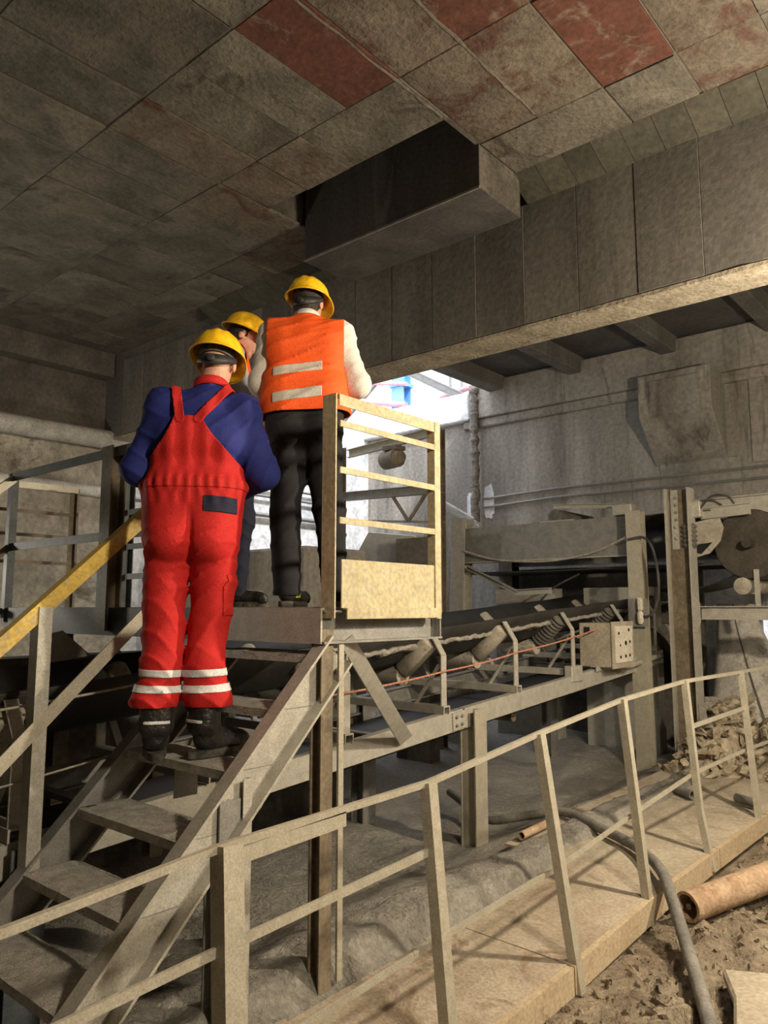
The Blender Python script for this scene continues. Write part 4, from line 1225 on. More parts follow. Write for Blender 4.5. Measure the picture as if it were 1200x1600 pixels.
# ================================================================== PEOPLE (implicit bodies, meshed once)
class Field:
    """signed distance grid; primitives are smoothly united inside their own windows"""
    def __init__(s, lo, hi, h):
        s.lo, s.h = np.array(lo, float), h
        s.n = [int((b-a)/h)+2 for a, b in zip(lo, hi)]
        s.D = np.full(s.n, .3)
    def win(s, lo, hi, pad):
        i0 = [max(0, int((lo[k]-pad-s.lo[k])/s.h)) for k in range(3)]
        i1 = [min(s.n[k], int((hi[k]+pad-s.lo[k])/s.h)+2) for k in range(3)]
        if any(b <= a for a, b in zip(i0, i1)):
            return None
        ax = [s.lo[k] + s.h*np.arange(i0[k], i1[k]) for k in range(3)]
        X, Y, Z = np.meshgrid(*ax, indexing='ij')
        return tuple(slice(a, b) for a, b in zip(i0, i1)), X, Y, Z
    def put(s, w, d, k):
        D = s.D[w]
        h = np.clip(.5 + .5*(D-d)/k, 0, 1)
        s.D[w] = D*(1-h) + d*h - k*h*(1-h)
    def cap(s, a, b, ra, rb=None, k=.03):
        rb = ra if rb is None else rb
        a, b = np.array(a, float), np.array(b, float)
        r = max(ra, rb)
        w = s.win(np.minimum(a, b)-r, np.maximum(a, b)+r, .07)
        if w is None:
            return
        w, X, Y, Z = w
        ab = b-a
        L2 = max(ab@ab, 1e-9)
        t = np.clip(((X-a[0])*ab[0]+(Y-a[1])*ab[1]+(Z-a[2])*ab[2])/L2, 0, 1)
        d = np.sqrt((X-a[0]-t*ab[0])**2+(Y-a[1]-t*ab[1])**2+(Z-a[2]-t*ab[2])**2) - (ra+(rb-ra)*t)
        s.put(w, d, k)
    def ell(s, c, r, M=None, k=.02):
        c, r = np.array(c, float), np.array(r, float)
        m = r.max()
        w = s.win(c-m, c+m, .06)
        if w is None:
            return
        w, X, Y, Z = w
        P = np.stack([X-c[0], Y-c[1], Z-c[2]], -1)
        if M is not None:
            P = P @ M                         # world offset -> local axes (M's columns)
        q = P/r
        d = (np.sqrt((q**2).sum(-1))-1)*r.min()
        s.put(w, d, k)
    def disp(s, fn):
        ax = [s.lo[k] + s.h*np.arange(s.n[k]) for k in range(3)]
        X, Y, Z = np.meshgrid(*ax, indexing='ij')
        near = np.abs(s.D) < .05
        s.D[near] += fn(X[near], Y[near], Z[near])
    def mesh(s):
        D = s.D
        nx, ny, nz_ = D.shape
        ins = D < 0
        c = [ins[i:nx-1+i, j:ny-1+j, k:nz_-1+k] for i in (0, 1) for j in (0, 1) for k in (0, 1)]
        cnt = sum(x.astype(np.int8) for x in c)
        act = (cnt > 0) & (cnt < 8)
        I = np.argwhere(act)
        acc = np.zeros((len(I), 3))
        num = np.zeros(len(I))
        cor = [(i, j, k) for i in (0, 1) for j in (0, 1) for k in (0, 1)]
        val = {q: D[I[:, 0]+q[0], I[:, 1]+q[1], I[:, 2]+q[2]] for q in cor}
        for q in cor:
            for ax in range(3):
                if q[ax] == 0:
                    p = list(q); p[ax] = 1; p = tuple(p)
                    a, b = val[q], val[p]
                    x = (a < 0) != (b < 0)
                    t = np.where(x, a/np.where(a == b, 1, a-b), 0)
                    o = np.array(q, float)[None].repeat(len(I), 0)
                    o[:, ax] = t
                    acc[x] += o[x]
                    num[x] += 1
        Vt = s.lo + s.h*(I + acc/num[:, None])
        idx = np.full(act.shape, -1, int)
        idx[act] = np.arange(len(I))
        F = []
        for ax in range(3):
            sl0 = [slice(1, -1)]*3
            a_ = [slice(1, nx-1), slice(1, ny-1), slice(1, nz_-1)]
            b_ = list(a_)
            a_[ax] = slice(0, D.shape[ax]-1)
            b_[ax] = slice(1, D.shape[ax])
            A, B = ins[tuple(a_)], ins[tuple(b_)]
            E = np.argwhere(A != B)
            if not len(E):
                continue
            fl = A[E[:, 0], E[:, 1], E[:, 2]]
            base = E + np.array([0 if k == ax else 1 for k in range(3)])
            u, v = [(1, 2), (2, 0), (0, 1)][ax]
            def cell(du, dv):
                q = base.copy()
                q[:, u] -= du
                q[:, v] -= dv
                return idx[q[:, 0], q[:, 1], q[:, 2]]
            Q = np.stack([cell(1, 1), cell(0, 1), cell(0, 0), cell(1, 0)], 1)
            Q[~fl] = Q[~fl][:, ::-1]
            F.append(Q)
        F = np.concatenate(F)
        F = F[(F >= 0).all(1)]
        return Vt, F

def smooth_mesh(Vt, F, it=2):
    for _ in range(it):
        acc = np.zeros_like(Vt)
        n = np.zeros(len(Vt))
        for k in range(4):
            a, b = F[:, k], F[:, (k+1) % 4]
            np.add.at(acc, a, Vt[b]); np.add.at(n, a, 1)
            np.add.at(acc, b, Vt[a]); np.add.at(n, b, 1)
        Vt = .5*Vt + .5*acc/np.maximum(n, 1)[:, None]
    return Vt

def normals(Vt, T):
    fn = np.cross(Vt[T[:, 1]]-Vt[T[:, 0]], Vt[T[:, 2]]-Vt[T[:, 0]])
    N = np.zeros_like(Vt)
    for k in range(3):
        np.add.at(N, T[:, k], fn)
    return N/np.maximum(np.linalg.norm(N, axis=1), 1e-12)[:, None]

def tris(F):
    return np.concatenate([F[:, [0, 1, 2]], F[:, [0, 2, 3]]])

def clip(Vt, T, g, N=None):
    """keep the part of a triangle mesh where the vertex field g is positive"""
    pos = g > 0
    c = pos[T].sum(1)
    out = [list(t) for t in T[c == 3]]
    Vn = list(map(tuple, Vt)); Nn = list(map(tuple, N)) if N is not None else None
    cache = {}
    def mid(a, b):
        key = (min(a, b), max(a, b))
        if key not in cache:
            t = g[a]/(g[a]-g[b])
            cache[key] = len(Vn)
            Vn.append(tuple(Vt[a]*(1-t)+Vt[b]*t))
            if N is not None:
                Nn.append(tuple(N[a]*(1-t)+N[b]*t))
        return cache[key]
    for t in T[(c > 0) & (c < 3)]:
        poly = []
        for i in range(3):
            a, b = t[i], t[(i+1) % 3]
            if pos[a]:
                poly.append(a)
            if pos[a] != pos[b]:
                poly.append(mid(a, b))
        for i in range(1, len(poly)-1):
            out.append([poly[0], poly[i], poly[i+1]])
    out = np.array(out, int).reshape(-1, 3)
    used, inv = np.unique(out, return_inverse=True)
    Vn = np.array(Vn)[used]
    return Vn, inv.reshape(-1, 3), (np.array(Nn)[used] if N is not None else None)

def raw_obj(name, Vt, F, m, parent, solid=0.0, scale=1.0):
    me = bpy.data.meshes.new(name)
    me.from_pydata((Vt*scale).tolist(), [], [tuple(map(int, f)) for f in F])
    me.shade_smooth()
    me.materials.append(MATS[m])
    o = bpy.data.objects.new(name, me)
    COL.objects.link(o)
    o.parent = parent
    if solid:
        sd = o.modifiers.new('thickness', 'SOLIDIFY')
        sd.thickness = solid
        sd.offset = -1
    return o

class Shell:
    """a garment surface from which pieces are cut"""
    def __init__(s, field, it=1):
        Vt, F = field.mesh()
        s.V = smooth_mesh(Vt, F, it)
        s.T = tris(F)
        s.N = normals(s.V, s.T)
    def cut(s, g, push=0.0):
        Vt, T, N = clip(s.V, s.T, g(*s.V.T), s.N)
        return Vt + N*push, T
    def piece(s, name, g, m, parent, push=0.0, solid=.004, scale=1.0):
        Vt, T = s.cut(g, push)
        if not len(T):
            return None
        return raw_obj(name, Vt, T, m, parent, solid, scale)

def rotm(pitch, yaw, roll=0.0):
    """columns = local axes in body space (x right, y forward, z up)"""
    return np.array(Matrix.Rotation(yaw, 3, 'Z') @ Matrix.Rotation(pitch, 3, 'X') @ Matrix.Rotation(roll, 3, 'Y'))

def add_head(f, hc, M):
    """hc = centre of the skull, M columns = right, forward, up"""
    def P(x, y, z):
        return np.array(hc) + M @ np.array((x, y, z))
    f.ell(P(0, 0, .03), (.076, .096, .092), M, .02)
    f.ell(P(0, .03, -.05), (.058, .066, .07), M, .03)       # jaw
    f.cap(P(0, .088, .0), P(0, .112, -.028), .010, .013, .012)   # nose
    f.cap(P(-.026, .085, -.062), P(.026, .085, -.062), .008, .008, .008)  # lips
    f.cap(P(-.034, .078, .016), P(.034, .078, .016), .013, .013, .012)    # brow
    f.cap(P(-.02, .07, -.105), P(.02, .07, -.105), .016, .016, .02)      # chin
    for sgn in (-1, 1):
        f.ell(P(.079*sgn, -.005, -.015), (.010, .022, .033), M, .008)     # ears
        f.ell(P(.032*sgn, .088, -.004), (.012, .008, .008), M, .005)      # eyeballs

def add_hand(f, w, d, n):
    """wrist, pointing direction, palm normal; five curled fingers"""
    w, d, n = (np.array(x, float) for x in (w, d, n))
    d /= np.linalg.norm(d)
    n -= d*(n@d); n /= np.linalg.norm(n)
    s = np.cross(d, n)
    f.cap(w, w+d*.03, .026, .028, .02)
    for i, (o, L) in enumerate(((-.030, .070), (-.010, .082), (.011, .078), (.030, .060))):
        k0 = w + d*.085 + s*o
        f.cap(w+d*.03+s*o*.7, k0, .013, .012, .012)
        k1 = k0 + (d*.75 + n*.55)*L*.5
        k2 = k1 + (d*.2 + n*.9)*L*.5
        f.cap(k0, k1, .0095, .009, .004)
        f.cap(k1, k2, .009, .0075, .004)
    t0 = w + d*.02 - s*.03
    t1 = t0 + (d*.6 - s*.6 + n*.3)*.045
    f.cap(t0, t1, .013, .011, .008)
    f.cap(t1, t1 + (d*.8 + n*.5)*.035, .011, .008, .004)

def helmet(person, hc, M, scale, m='helmet_yellow', band='helmet_band'):
    """safety helmet: ribbed dome, peak and rim; inside, a head harness"""
    hc = np.array(hc)
    def W(x, y, z):
        return hc + M @ np.array((x, y, z))
    vs, fs = [], []
    NU, NV = 72, 22
    for j in range(NV+1):
        t = j/NV
        for i in range(NU):
            a = 2*math.pi*i/NU
            ca, sa = math.cos(a), math.sin(a)         # sa>0 = front
            if t <= .8:
                ph = (t/.8)*math.pi/2
                r, z = math.sin(ph)**.92, math.cos(ph)
                x, y = .112*r*ca, .136*r*sa
                zz = .035 + .108*z**.9 if z > 0 else .035
                # crown ribs
                rib = .006*math.exp(-(x/.016)**2) + .004*(math.exp(-((abs(x)-.045)/.010)**2))
                zz += rib*min(1, 3*(1-t/.8)+.25)
                if r > .9:
                    zz += .0
            else:
                u = (t-.8)/.2
                fr = max(0, sa)**2.2
                ex = .010 + .050*fr + .006*max(0, -sa)
                x, y = (.112+ex*u)*ca, (.136+ex*u)*sa
                zz = .035 - .010*u - .022*fr*u - .010*u*max(0, -sa)
            vs.append(W(x, y, zz))
    for j in range(NV):
        for i in range(NU):
            fs.append((j*NU+i, (j+1)*NU+i, (j+1)*NU+(i+1) % NU, j*NU+(i+1) % NU))
    Vt = np.array(vs)
    h = raw_obj('hard_hat', Vt, np.array(fs), m, person, .004, scale)
    # rim bead
    rim = MB()
    pts = [Vector(p)*scale for p in Vt[NV*NU:]]
    rim.tube(pts + [pts[0]], .0045*scale, 6)
    o = bpy.data.objects.new('rim', rim.mesh('rim', smooth=True)); COL.objects.link(o); o.data.materials.append(MATS[m]); o.parent = h
    # head band with ratchet at the nape
    n = 40
    vs = []
    for i in range(n+1):
        a = math.pi*(1.0 + i/n)                      # left ear, round the back, to right ear
        hh = .012 + .012*math.sin(math.pi*i/n)
        dr = -.052*math.sin(math.pi*i/n)
        for z in (hh, -hh):
            vs.append(W(.088*math.cos(a), .112*math.sin(a), .012 + dr + z))
    F = np.array([(2*i, 2*i+1, 2*i+3, 2*i+2) for i in range(n)])
    o = raw_obj('head_band', np.array(vs), F, band, h, .006, scale)
    kb = MB().lathe(Vector(W(0, -.112, -.04))*scale, Vector(W(0, -.128, -.04))*scale, [(0, .018), (.8, .018), (1, .012)], 14)
    o = bpy.data.objects.new('band_knob', kb.mesh('band_knob', smooth=True)); COL.objects.link(o); o.data.materials.append(MATS['helmet_band']); o.parent = h
    return h

def hair_cap(person, hc, M, m, scale, low=-.06):
    f = Field(np.array(hc)-.16, np.array(hc)+.16, .008)
    f.ell(np.array(hc) + M @ np.array((0, -.008, .03)), (.082, .098, .098), M)
    f.ell(np.array(hc) + M @ np.array((0, -.035, -.03)), (.070, .066, .065), M, .02)
    sh = Shell(f)
    def g(x, y, z):
        L = (np.stack([x, y, z], -1) - np.array(hc)) @ M
        return np.minimum(.03 - L[:, 1] + np.maximum(0, L[:, 2]-.02)*1.5, L[:, 2] - low)
    sh.piece('hair', g, m, person, 0, .006, scale)

def boot(person, name, heel, yaw, scale, leather='boot_leather', ankle_h=.24, low=False, accent=None):
    """heel = ground point under the heel; yaw of the toes"""
    Mz = np.array(Matrix.Rotation(yaw, 3, 'Z'))
    hx = np.array(heel, float)
    def P(x, y, z):
        return hx + Mz @ np.array((x, y, z))
    f = Field(hx-np.array((.33, .33, .02)), hx+np.array((.33, .33, .36)), .008)
    f.cap(P(0, .02, .07), P(0, .05, .075), .042, .042, .03)
    f.cap(P(0, .05, .065), P(0, .19, .05), .046, .042, .03)
    f.cap(P(-.015, .205, .045), P(.012, .215, .045), .036, .036, .03)
    f.cap(P(0, .045, .10), P(0, .035, ankle_h), .048 if not low else .042, .056 if not low else .044, .03)
    if not low:
        for z in (.13, .165, .2):
            f.cap(P(-.02, .01, z), P(.02, .01, z), .05, .05, .008)
    sh = Shell(f)
    up = sh.piece(name, lambda x, y, z: np.minimum(z - hx[2] - .022, hx[2] + ankle_h - z + .0), leather, person, 0, .006, scale)
    # sole: outline prism with heel block
    out = []
    for a in np.linspace(0, 2*math.pi, 28, endpoint=False):
        x = .046*math.cos(a)*(1.12 if math.sin(a) > 0 else .95)
        y = .10 + .155*math.sin(a)
        out.append(P(x, y, .0))
    s = MB()
    s.prism([Vector(p)*scale for p in out], (0, 0, .030*scale))
    o = bpy.data.objects.new('sole', s.mesh('sole')); COL.objects.link(o); o.data.materials.append(MATS['sole']); o.parent = up
    if not low:
        sh.piece('heel_band', lambda x, y, z: np.minimum.reduce([.006-np.abs(z-hx[2]-.148), .05-np.abs(((np.stack([x, y, z], -1)-hx)@Mz)[:, 0]), .03-((np.stack([x, y, z], -1)-hx)@Mz)[:, 1]]), 'reflective_white', up, .004, .002, scale)
    if accent:
        sh.piece('side_flash', lambda x, y, z: np.minimum.reduce([.012-np.abs(z-hx[2]-.06), .03-np.abs(((np.stack([x, y, z], -1)-hx)@Mz)[:, 1]-.06)]), accent, up, .003, .002, scale)
    return up

def base_body(J):
    """one continuous skin: J gives the joints"""
    f = Field((-.55, -.35, -.02), (.55, .55, 1.92), .0085)
    for sgn, s in ((-1, 'L'), (1, 'R')):
        f.cap(J['hip'+s], J['knee'+s], .085, .058, .03)
        f.cap(J['knee'+s], J['ank'+s], .055, .040, .03)
        f.cap(J['ank'+s], np.array(J['ank'+s]) + np.array(J['toe'+s])*.09 + (0, 0, -.04), .034, .026, .03)
        f.cap(J['sh'+s], J['el'+s], .050, .042, .03)
        f.cap(J['el'+s], J['wr'+s], .040, .028, .03)
        d = np.array(J['wr'+s])-np.array(J['el'+s])
        add_hand(f, J['wr'+s], d, (-.6*sgn, 0, -.6))
    p, w, c, n = (np.array(J[k]) for k in ('pel', 'wai', 'che', 'nek'))
    f.cap(p-(.07, 0, 0), p+(.07, 0, 0), .090, .090, .05)
    f.cap(w-(.06, 0, 0), w+(.06, 0, 0), .10, .10, .06)
    f.cap(c-(.08, 0, 0), c+(.08, 0, 0), .11, .11, .06)
    f.cap(p, w, .095, .10, .05); f.cap(w, c, .10, .10, .05)
    f.cap(J['shL'], J['shR'], .058, .058, .05)
    f.cap(c, n, .08, .06, .04)
    f.cap(n, np.array(J['head']) + J['HM'] @ np.array((0, -.02, -.06)), .058, .054, .02)
    add_head(f, J['head'], J['HM'])
    return f

def folds(a, fz, seed):
    """gathers and sharp creases of loose cloth"""
    def fn(x, y, z):
        w = np.sin(6*x+seed)*1.1 + np.sin(8*y+seed*2)*1.1 + np.sin(5*z+seed*1.7)*1.5
        u = np.sin(fz*(z + .55*x*np.sin(seed*2) + .35*y) + 1.7*w)
        v = np.sin(fz*.8*(z - .8*x + .3*y) + 2.3*np.sin(7*z+seed) + w)
        m = .5 + .5*np.sin(4.1*z+5*x+seed*3)
        ridge = (1-np.abs(u))**3*m + (1-np.abs(v))**3*(1-m)
        return -a*(1.25*ridge + .5*np.sin(.45*fz*z + 9*x + w) - .35)
    return fn

def new_person(loc, rz, label):
    p = thing('person', loc, label, 'person')
    p.rotation_euler = (0, 0, rz)
    return p

# ------------------------------------------------------------------ man in red overalls on the stairs
S = 1.06
J = dict(hipL=(-.085, 0, .86), hipR=(.085, 0, .86), kneeL=(-.105, .02, .49), kneeR=(.078, .025, .49), ankL=(-.112, -.01, .10), ankR=(.075, -.01, .10),
         toeL=(-.2, .98, 0), toeR=(.75, .66, 0), pel=(0, 0, .93), wai=(.008, .0, 1.125), che=(.02, -.01, 1.335), nek=(.06, .01, 1.545),
         shL=(-.135, -.005, 1.475), shR=(.205, -.005, 1.465), elL=(-.235, .02, 1.20), elR=(.295, .02, 1.19), wrL=(-.12, .24, 1.12), wrR=(.15, .24, 1.11),
         head=(.082, .06, 1.70), HM=rotm(R(-12), R(-8), R(4)))
p1_ = new_person((-2.93, 2.06, 1.108), R(50), 'man in red bib overalls, blue shirt and yellow helmet standing on the stairs, back turned')
Vt, F = base_body(J).mesh()
raw_obj('body', smooth_mesh(Vt, F, 1), F, 'skin', p1_, 0, S)
# shirt
f = Field((-.5, -.3, .95), (.55, .5, 1.72), .0085)
c, w, n = (np.array(J[k]) for k in ('che', 'wai', 'nek'))
f.cap(c-(.085, .0, 0), c+(.085, .0, 0), .124, .124, .06)
f.cap(w-(.07, 0, -.04), w+(.07, 0, .04), .108, .108, .06)
f.cap(J['shL'], J['shR'], .072, .072, .06)
f.cap(c+(0, 0, .07), n, .10, .07, .05)
for s in 'LR':
    f.cap(J['sh'+s], J['el'+s], .070, .068, .05)
    f.cap(J['el'+s], J['wr'+s], .068, .045, .04)
f.disp(folds(.0065, 40, 1.3))
sh = Shell(f)
nn, wl_, wr_ = n, np.array(J['wrL']), np.array(J['wrR'])
def g(x, y, z):
    P = np.stack([x, y, z], -1)
    neck = np.linalg.norm((P-(nn+(0, .01, .045)))*(1, 1, 1.0), axis=1) - .068
    return np.minimum.reduce([neck, np.linalg.norm(P-wl_, axis=1)-.045, np.linalg.norm(P-wr_, axis=1)-.045, z-1.07])
sh.piece('shirt', g, 'cloth_blue', p1_, 0, .004, S)
# collar: a band round the neck
vs = []
for i in range(33):
    a = 2*math.pi*i/32
    for r, z in ((.074, .012), (.068, .044 + .006*math.sin(-a))):
        vs.append(nn + np.array((r*math.cos(a), .012 + r*1.0*math.sin(a), z - .016*math.sin(a))))
raw_obj('collar', np.array(vs), np.array([(2*i, 2*i+1, 2*i+3, 2*i+2) for i in range(32)]), 'cloth_red', p1_, .008, S)
# overalls
f = Field((-.4, -.35, .05), (.45, .4, 1.66), .0085)
p = np.array(J['pel'])
for s, sg in (('L', -1), ('R', 1)):
    h, kn, an = (np.array(J[q+s]) for q in ('hip', 'knee', 'ank'))
    f.cap(h+(.012*sg, 0, 0), kn, .104, .084, .012)
    f.cap(kn, an+(0, -.005, .26), .084, .086, .02)
    f.cap(an+(0, -.005, .27), an+(0, -.005, .16), .085, .088, .012)
    f.cap(an+(.012*sg-.012, -.02, .135), an+(.012*sg+.012, -.02, .135), .090, .090, .012)
    f.cap(h+(.0, -.05, .03), h+(0, -.05, .03), .104, .104, .022)
f.cap(p-(.078, -.01, 0), p+(.078, .01, 0), .125, .125, .05)
f.cap(p-(.075, .0, -.10), p+(.075, .0, .10), .130, .130, .06)
f.cap(w-(.08, 0, 0), w+(.08, 0, 0), .136, .136, .06)
f.cap(c-(.09, .0, 0), c+(.09, .0, 0), .146, .146, .06)
f.cap(np.array(J['shL'])+(.03, 0, 0), np.array(J['shR'])-(.03, 0, 0), .084, .084, .06)
f.cap(c+(0, 0, .07), n, .114, .084, .05)
base_f = folds(.010, 38, .4)
WZ = 1.125
def cloth(x, y, z):
    leg = np.clip((.98-z)/.1, 0, 1)
    gather = np.exp(-((z-WZ)/.035)**2)*(.006*np.sin(150*x) - .008) + np.exp(-((z-WZ+.06)/.03)**2)*.004*np.sin(120*x)
    pleat = np.clip((z-WZ-.03)/.1, 0, 1)*.004*np.sin(85*x)
    crease = .016*np.exp(-(x/.012)**2)*np.clip((z-.74)/.02, 0, 1)*np.clip((1.05-z)/.1, 0, 1)
    seat = .007*np.exp(-((z-.765-.22*np.abs(x))/.015)**2)
    return base_f(x, y, z)*(.12+.88*leg) + gather + pleat + (crease + seat)*np.clip(-y*10, 0, 1)
f.disp(cloth)
ov_ = Shell(f, 2)
def bib(x, y, z):
    xc = .008 - .10*(z-WZ)
    u = np.clip((z-WZ-.01)/.27, 0, 1)
    half = .235*(1-u)**1.5 + .058
    back = np.where(z < WZ, 1.0, np.minimum(1.405-z, half-np.abs(x-xc)))
    front = np.where(z < WZ, 1.0, np.minimum(1.40-z, .13-np.abs(x-.02)))
    return np.minimum(np.where(y > .0, front, back), z-.205)
ovo = ov_.piece('overalls', bib, 'cloth_red', p1_, 0, .004, S)
ov_.piece('waistband', lambda x, y, z: .020-np.abs(z-WZ), 'cloth_red_dark', ovo, .003, .004, S)
def seg_strip(a, b, half, back=True):
    a, b = np.array(a), np.array(b)
    def g(x, y, z):
        dx, dz = b-a
        t = np.clip(((x-a[0])*dx+(z-a[1])*dz)/(dx*dx+dz*dz), 0, 1)
        d = np.hypot(x-a[0]-t*dx, z-a[1]-t*dz)
        return np.minimum(half-d, (.03 - y) if back else (y-.0))
    return g
ov_.piece('shoulder_strap', seg_strip((-.052, 1.39), (-.095, 1.62), .019), 'cloth_red_dark', ovo, .004, .005, S)
ov_.piece('shoulder_strap', seg_strip((.022, 1.39), (.175, 1.60), .019), 'cloth_red_dark', ovo, .004, .005, S)
for s, sg in (('L', -1), ('R', 1)):
    for zc in (.275, .338):
        ov_.piece('reflective_band', (lambda zc, sg: lambda x, y, z: np.minimum(.0145-np.abs(z-zc-.03*sg*(x+.018)), sg*(x+.018)))(zc, sg), 'reflective_white', ovo, .004, .002, S)
ov_.piece('pocket_patch', lambda x, y, z: np.minimum.reduce([.068-np.abs(x-.120), .033-np.abs(z-1.035+.06*(x-.115)), -.0-y]), 'cloth_navy', ovo, .004, .003, S)
ov_.piece('leg_pocket', lambda x, y, z: np.minimum.reduce([x-.14, .085-np.abs(z-.66), .07-np.abs(y)]), 'cloth_red_dark', ovo, .004, .004, S)
helmet(p1_, J['head'], J['HM'], S)
hair_cap(p1_, J['head'], J['HM'], 'hair_grey', S, .005)
boot(p1_, 'boot', (-.112, -.06, 0), R(8), S, ankle_h=.27)
boot(p1_, 'boot', (.06, -.05, 0), R(-48), S, ankle_h=.27)

# ------------------------------------------------------------------ man in orange vest on the platform
S = 1.005
J = dict(hipL=(-.09, 0, .92), hipR=(.09, 0, .92), kneeL=(-.10, .02, .50), kneeR=(.13, .02, .50), ankL=(-.085, -.01, .09), ankR=(.175, -.01, .09),
         toeL=(.25, .97, 0), toeR=(.45, .9, 0), pel=(0, 0, .98), wai=(0, .0, 1.18), che=(.0, .0, 1.38), nek=(.0, .015, 1.525),
         shL=(-.185, .0, 1.475), shR=(.185, .0, 1.475), elL=(-.245, .02, 1.20), elR=(.285, .0, 1.20), wrL=(-.16, .22, 1.10), wrR=(.13, .20, 1.13),
         head=(.005, .055, 1.675), HM=rotm(R(-8), R(-18)))
p2_ = new_person((-2.98, 2.80, DZ), R(43), 'man in orange vest, white shirt and black trousers standing by the yellow gate')
Vt, F = base_body(J).mesh()
raw_obj('body', smooth_mesh(Vt, F, 1), F, 'skin', p2_, 0, S)
# shirt
f = Field((-.5, -.3, .95), (.5, .45, 1.65), .0095)
c, w, n, p = (np.array(J[k]) for k in ('che', 'wai', 'nek', 'pel'))
f.cap(c-(.09, 0, 0), c+(.09, 0, 0), .125, .125, .06)
f.cap(w-(.08, 0, 0), w+(.08, 0, 0), .122, .122, .06)
f.cap(J['shL'], J['shR'], .072, .072, .06)
f.cap(c+(0, 0, .07), n, .09, .07, .05)
for s in 'LR':
    f.cap(J['sh'+s], J['el'+s], .070, .066, .05)
    f.cap(J['el'+s], J['wr'+s], .066, .046, .04)
f.disp(folds(.006, 40, 2.2))
sh = Shell(f)
nn, wl_, wr_ = n, np.array(J['wrL']), np.array(J['wrR'])
sh.piece('shirt', g, 'cloth_white', p2_, 0, .004, S)
vs = []
for i in range(33):
    a = 2*math.pi*i/32
    for r, z in ((.068, .028), (.063, .072)):
        vs.append(nn + np.array((r*math.cos(a), .012 + r*math.sin(a), z - .016*math.sin(a))))
raw_obj('collar', np.array(vs), np.array([(2*i, 2*i+1, 2*i+3, 2*i+2) for i in range(32)]), 'cloth_white', p2_, .006, S)
# vest
f = Field((-.4, -.3, .98), (.4, .35, 1.66), .0095)
f.cap(c-(.105, 0, 0), c+(.105, 0, 0), .142, .142, .06)
f.cap(w-(.095, 0, 0), w+(.095, 0, 0), .145, .145, .06)
f.cap(p-(.095, 0, -.05), p+(.095, 0, .05), .150, .150, .06)
f.cap(J['shL'], J['shR'], .088, .088, .06)
f.cap(c+(0, 0, .07), n, .105, .085, .05)
f.disp(folds(.008, 22, 3.1))
vt_ = Shell(f)
def vest(x, y, z):
    P = np.stack([x, y, z], -1)
    neck = np.linalg.norm(P-(nn+(0, .01, .05)), axis=1) - .075
    arm = .205 - .03*np.clip((1.5-z)/.15, -1, 1)*0 - np.abs(x)
    arm = np.where(z > 1.28, arm, .40-np.abs(x))
    arm2 = np.where(z > 1.28, np.minimum(arm, .212 - np.abs(x)), 1)
    return np.minimum.reduce([neck, arm2, z-(1.02+.05*x)])
vo = vt_.piece('vest', vest, 'cloth_orange', p2_, .004, .005, S)
for zc in (1.25, 1.105):
    vt_.piece('reflective_strip', (lambda zc: lambda x, y, z: np.minimum.reduce([.027-np.abs(z-zc-.15*(x+.02)), .128-np.abs(x+.035), -.02-y]))(zc), 'reflective', vo, .008, .003, S)
# trousers
f = Field((-.4, -.3, .03), (.45, .35, 1.2), .0095)
for s, sg in (('L', -1), ('R', 1)):
    h, kn, an = (np.array(J[q+s]) for q in ('hip', 'knee', 'ank'))
    f.cap(h, kn, .108, .082, .035)
    f.cap(kn, an+(0, 0, -.02), .082, .072, .035)
    f.cap(h+(0, -.045, .02), h+(0, -.045, .02), .10, .10, .04)
f.cap(p-(.08, -.01, 0), p+(.08, .01, 0), .125, .125, .05)
f.cap(p-(.08, 0, -.1), p+(.08, 0, .1), .125, .125, .05)
f.disp(folds(.008, 36, 5.0))
tr = Shell(f)
tro = tr.piece('trousers', lambda x, y, z: np.minimum(1.10-z, z-.06), 'cloth_black', p2_, 0, .004, S)
helmet(p2_, J['head'], J['HM'], S)
hair_cap(p2_, J['head'], J['HM'], 'hair', S, -.075)
boot(p2_, 'shoe', (-.09, -.05, 0), R(-20), S, 'boot_leather', .12, True, 'shoe_green')
boot(p2_, 'shoe', (.17, -.05, 0), R(-30), S, 'boot_leather', .12, True, 'shoe_green')

# ------------------------------------------------------------------ third man, bending forward behind the stairs
S = 1.0
J = dict(hipL=(-.09, 0, .92), hipR=(.09, 0, .92), kneeL=(-.10, .03, .50), kneeR=(.10, .03, .50), ankL=(-.10, 0, .09), ankR=(.10, 0, .09),
         toeL=(-.1, .99, 0), toeR=(.1, .99, 0), pel=(0, -.03, .98), wai=(0, -.06, 1.17), che=(.0, -.07, 1.37), nek=(.0, -.04, 1.51),
         shL=(-.18, -.05, 1.47), shR=(.18, -.05, 1.47), elL=(-.23, .04, 1.19), elR=(.22, .04, 1.19), wrL=(-.10, .26, 1.10), wrR=(.10, .26, 1.10),
         head=(.0, .035, 1.655), HM=rotm(R(-22), R(-8)))
p3_ = new_person((-3.65, 2.86, DZ), R(-35), 'man in yellow helmet and grey shirt with orange vest, head bent, half hidden')
Vt, F = base_body(J).mesh()
raw_obj('body', smooth_mesh(Vt, F, 1), F, 'skin', p3_, 0, S)
f = Field((-.5, -.3, .95), (.5, .6, 1.6), .0105)
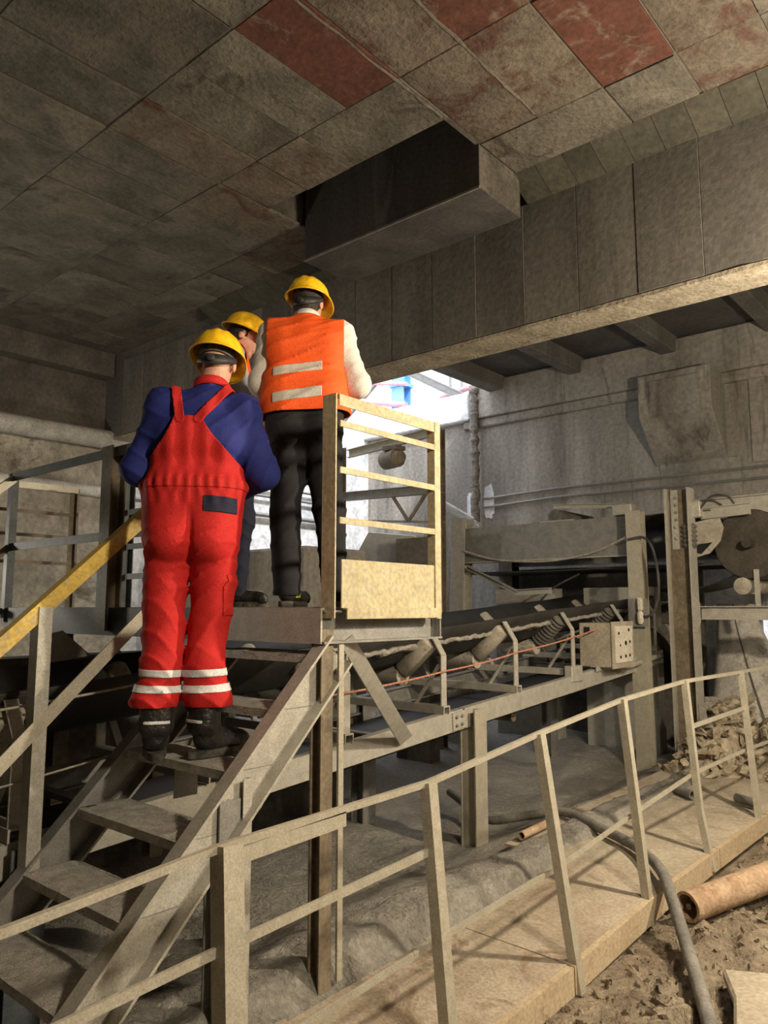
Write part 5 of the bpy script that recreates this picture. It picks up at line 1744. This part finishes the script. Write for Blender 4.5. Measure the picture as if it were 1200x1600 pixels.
c, w, n, p = (np.array(J[k]) for k in ('che', 'wai', 'nek', 'pel'))
f.cap(c-(.09, 0, 0), c+(.09, 0, 0), .125, .125, .06)
f.cap(w-(.08, 0, 0), w+(.08, 0, 0), .122, .122, .06)
f.cap(J['shL'], J['shR'], .072, .072, .06)
f.cap(c+(0, 0, .07), n, .09, .07, .05)
for s in 'LR':
    f.cap(J['sh'+s], J['el'+s], .070, .066, .05)
    f.cap(J['el'+s], J['wr'+s], .066, .046, .04)
f.disp(folds(.008, 32, 4.2))
sh = Shell(f)
nn, wl_, wr_ = n, np.array(J['wrL']), np.array(J['wrR'])
sh.piece('shirt', g, 'cloth_greyblue', p3_, 0, .004, S)
f = Field((-.4, -.3, .98), (.4, .5, 1.6), .0105)
f.cap(c-(.105, 0, 0), c+(.105, 0, 0), .142, .142, .06)
f.cap(w-(.095, 0, 0), w+(.095, 0, 0), .145, .145, .06)
f.cap(p-(.095, 0, -.05), p+(.095, 0, .05), .150, .150, .06)
f.cap(J['shL'], J['shR'], .088, .088, .06)
f.cap(c+(0, 0, .07), n, .105, .085, .05)
vt_ = Shell(f)
vt_.piece('vest', vest, 'cloth_orange', p3_, .004, .005, S)
f = Field((-.4, -.3, .03), (.45, .35, 1.2), .0105)
for s in 'LR':
    h, kn, an = (np.array(J[q+s]) for q in ('hip', 'knee', 'ank'))
    f.cap(h, kn, .105, .08, .035)
    f.cap(kn, an+(0, 0, -.02), .08, .07, .035)
f.cap(p-(.08, 0, 0), p+(.08, 0, 0), .125, .125, .05)
f.cap(p-(.08, 0, -.1), p+(.08, 0, .1), .122, .122, .05)
f.disp(folds(.007, 24, 6.0))
Shell(f).piece('trousers', lambda x, y, z: np.minimum(1.10-z, z-.06), 'cloth_navy', p3_, 0, .004, S)
helmet(p3_, J['head'], J['HM'], S)
hair_cap(p3_, J['head'], J['HM'], 'hair', S, -.06)
for x in (-.10, .10):
    boot(p3_, 'shoe', (x, -.05, 0), R(-6 if x > 0 else 6), S, 'boot_leather', .12, True)
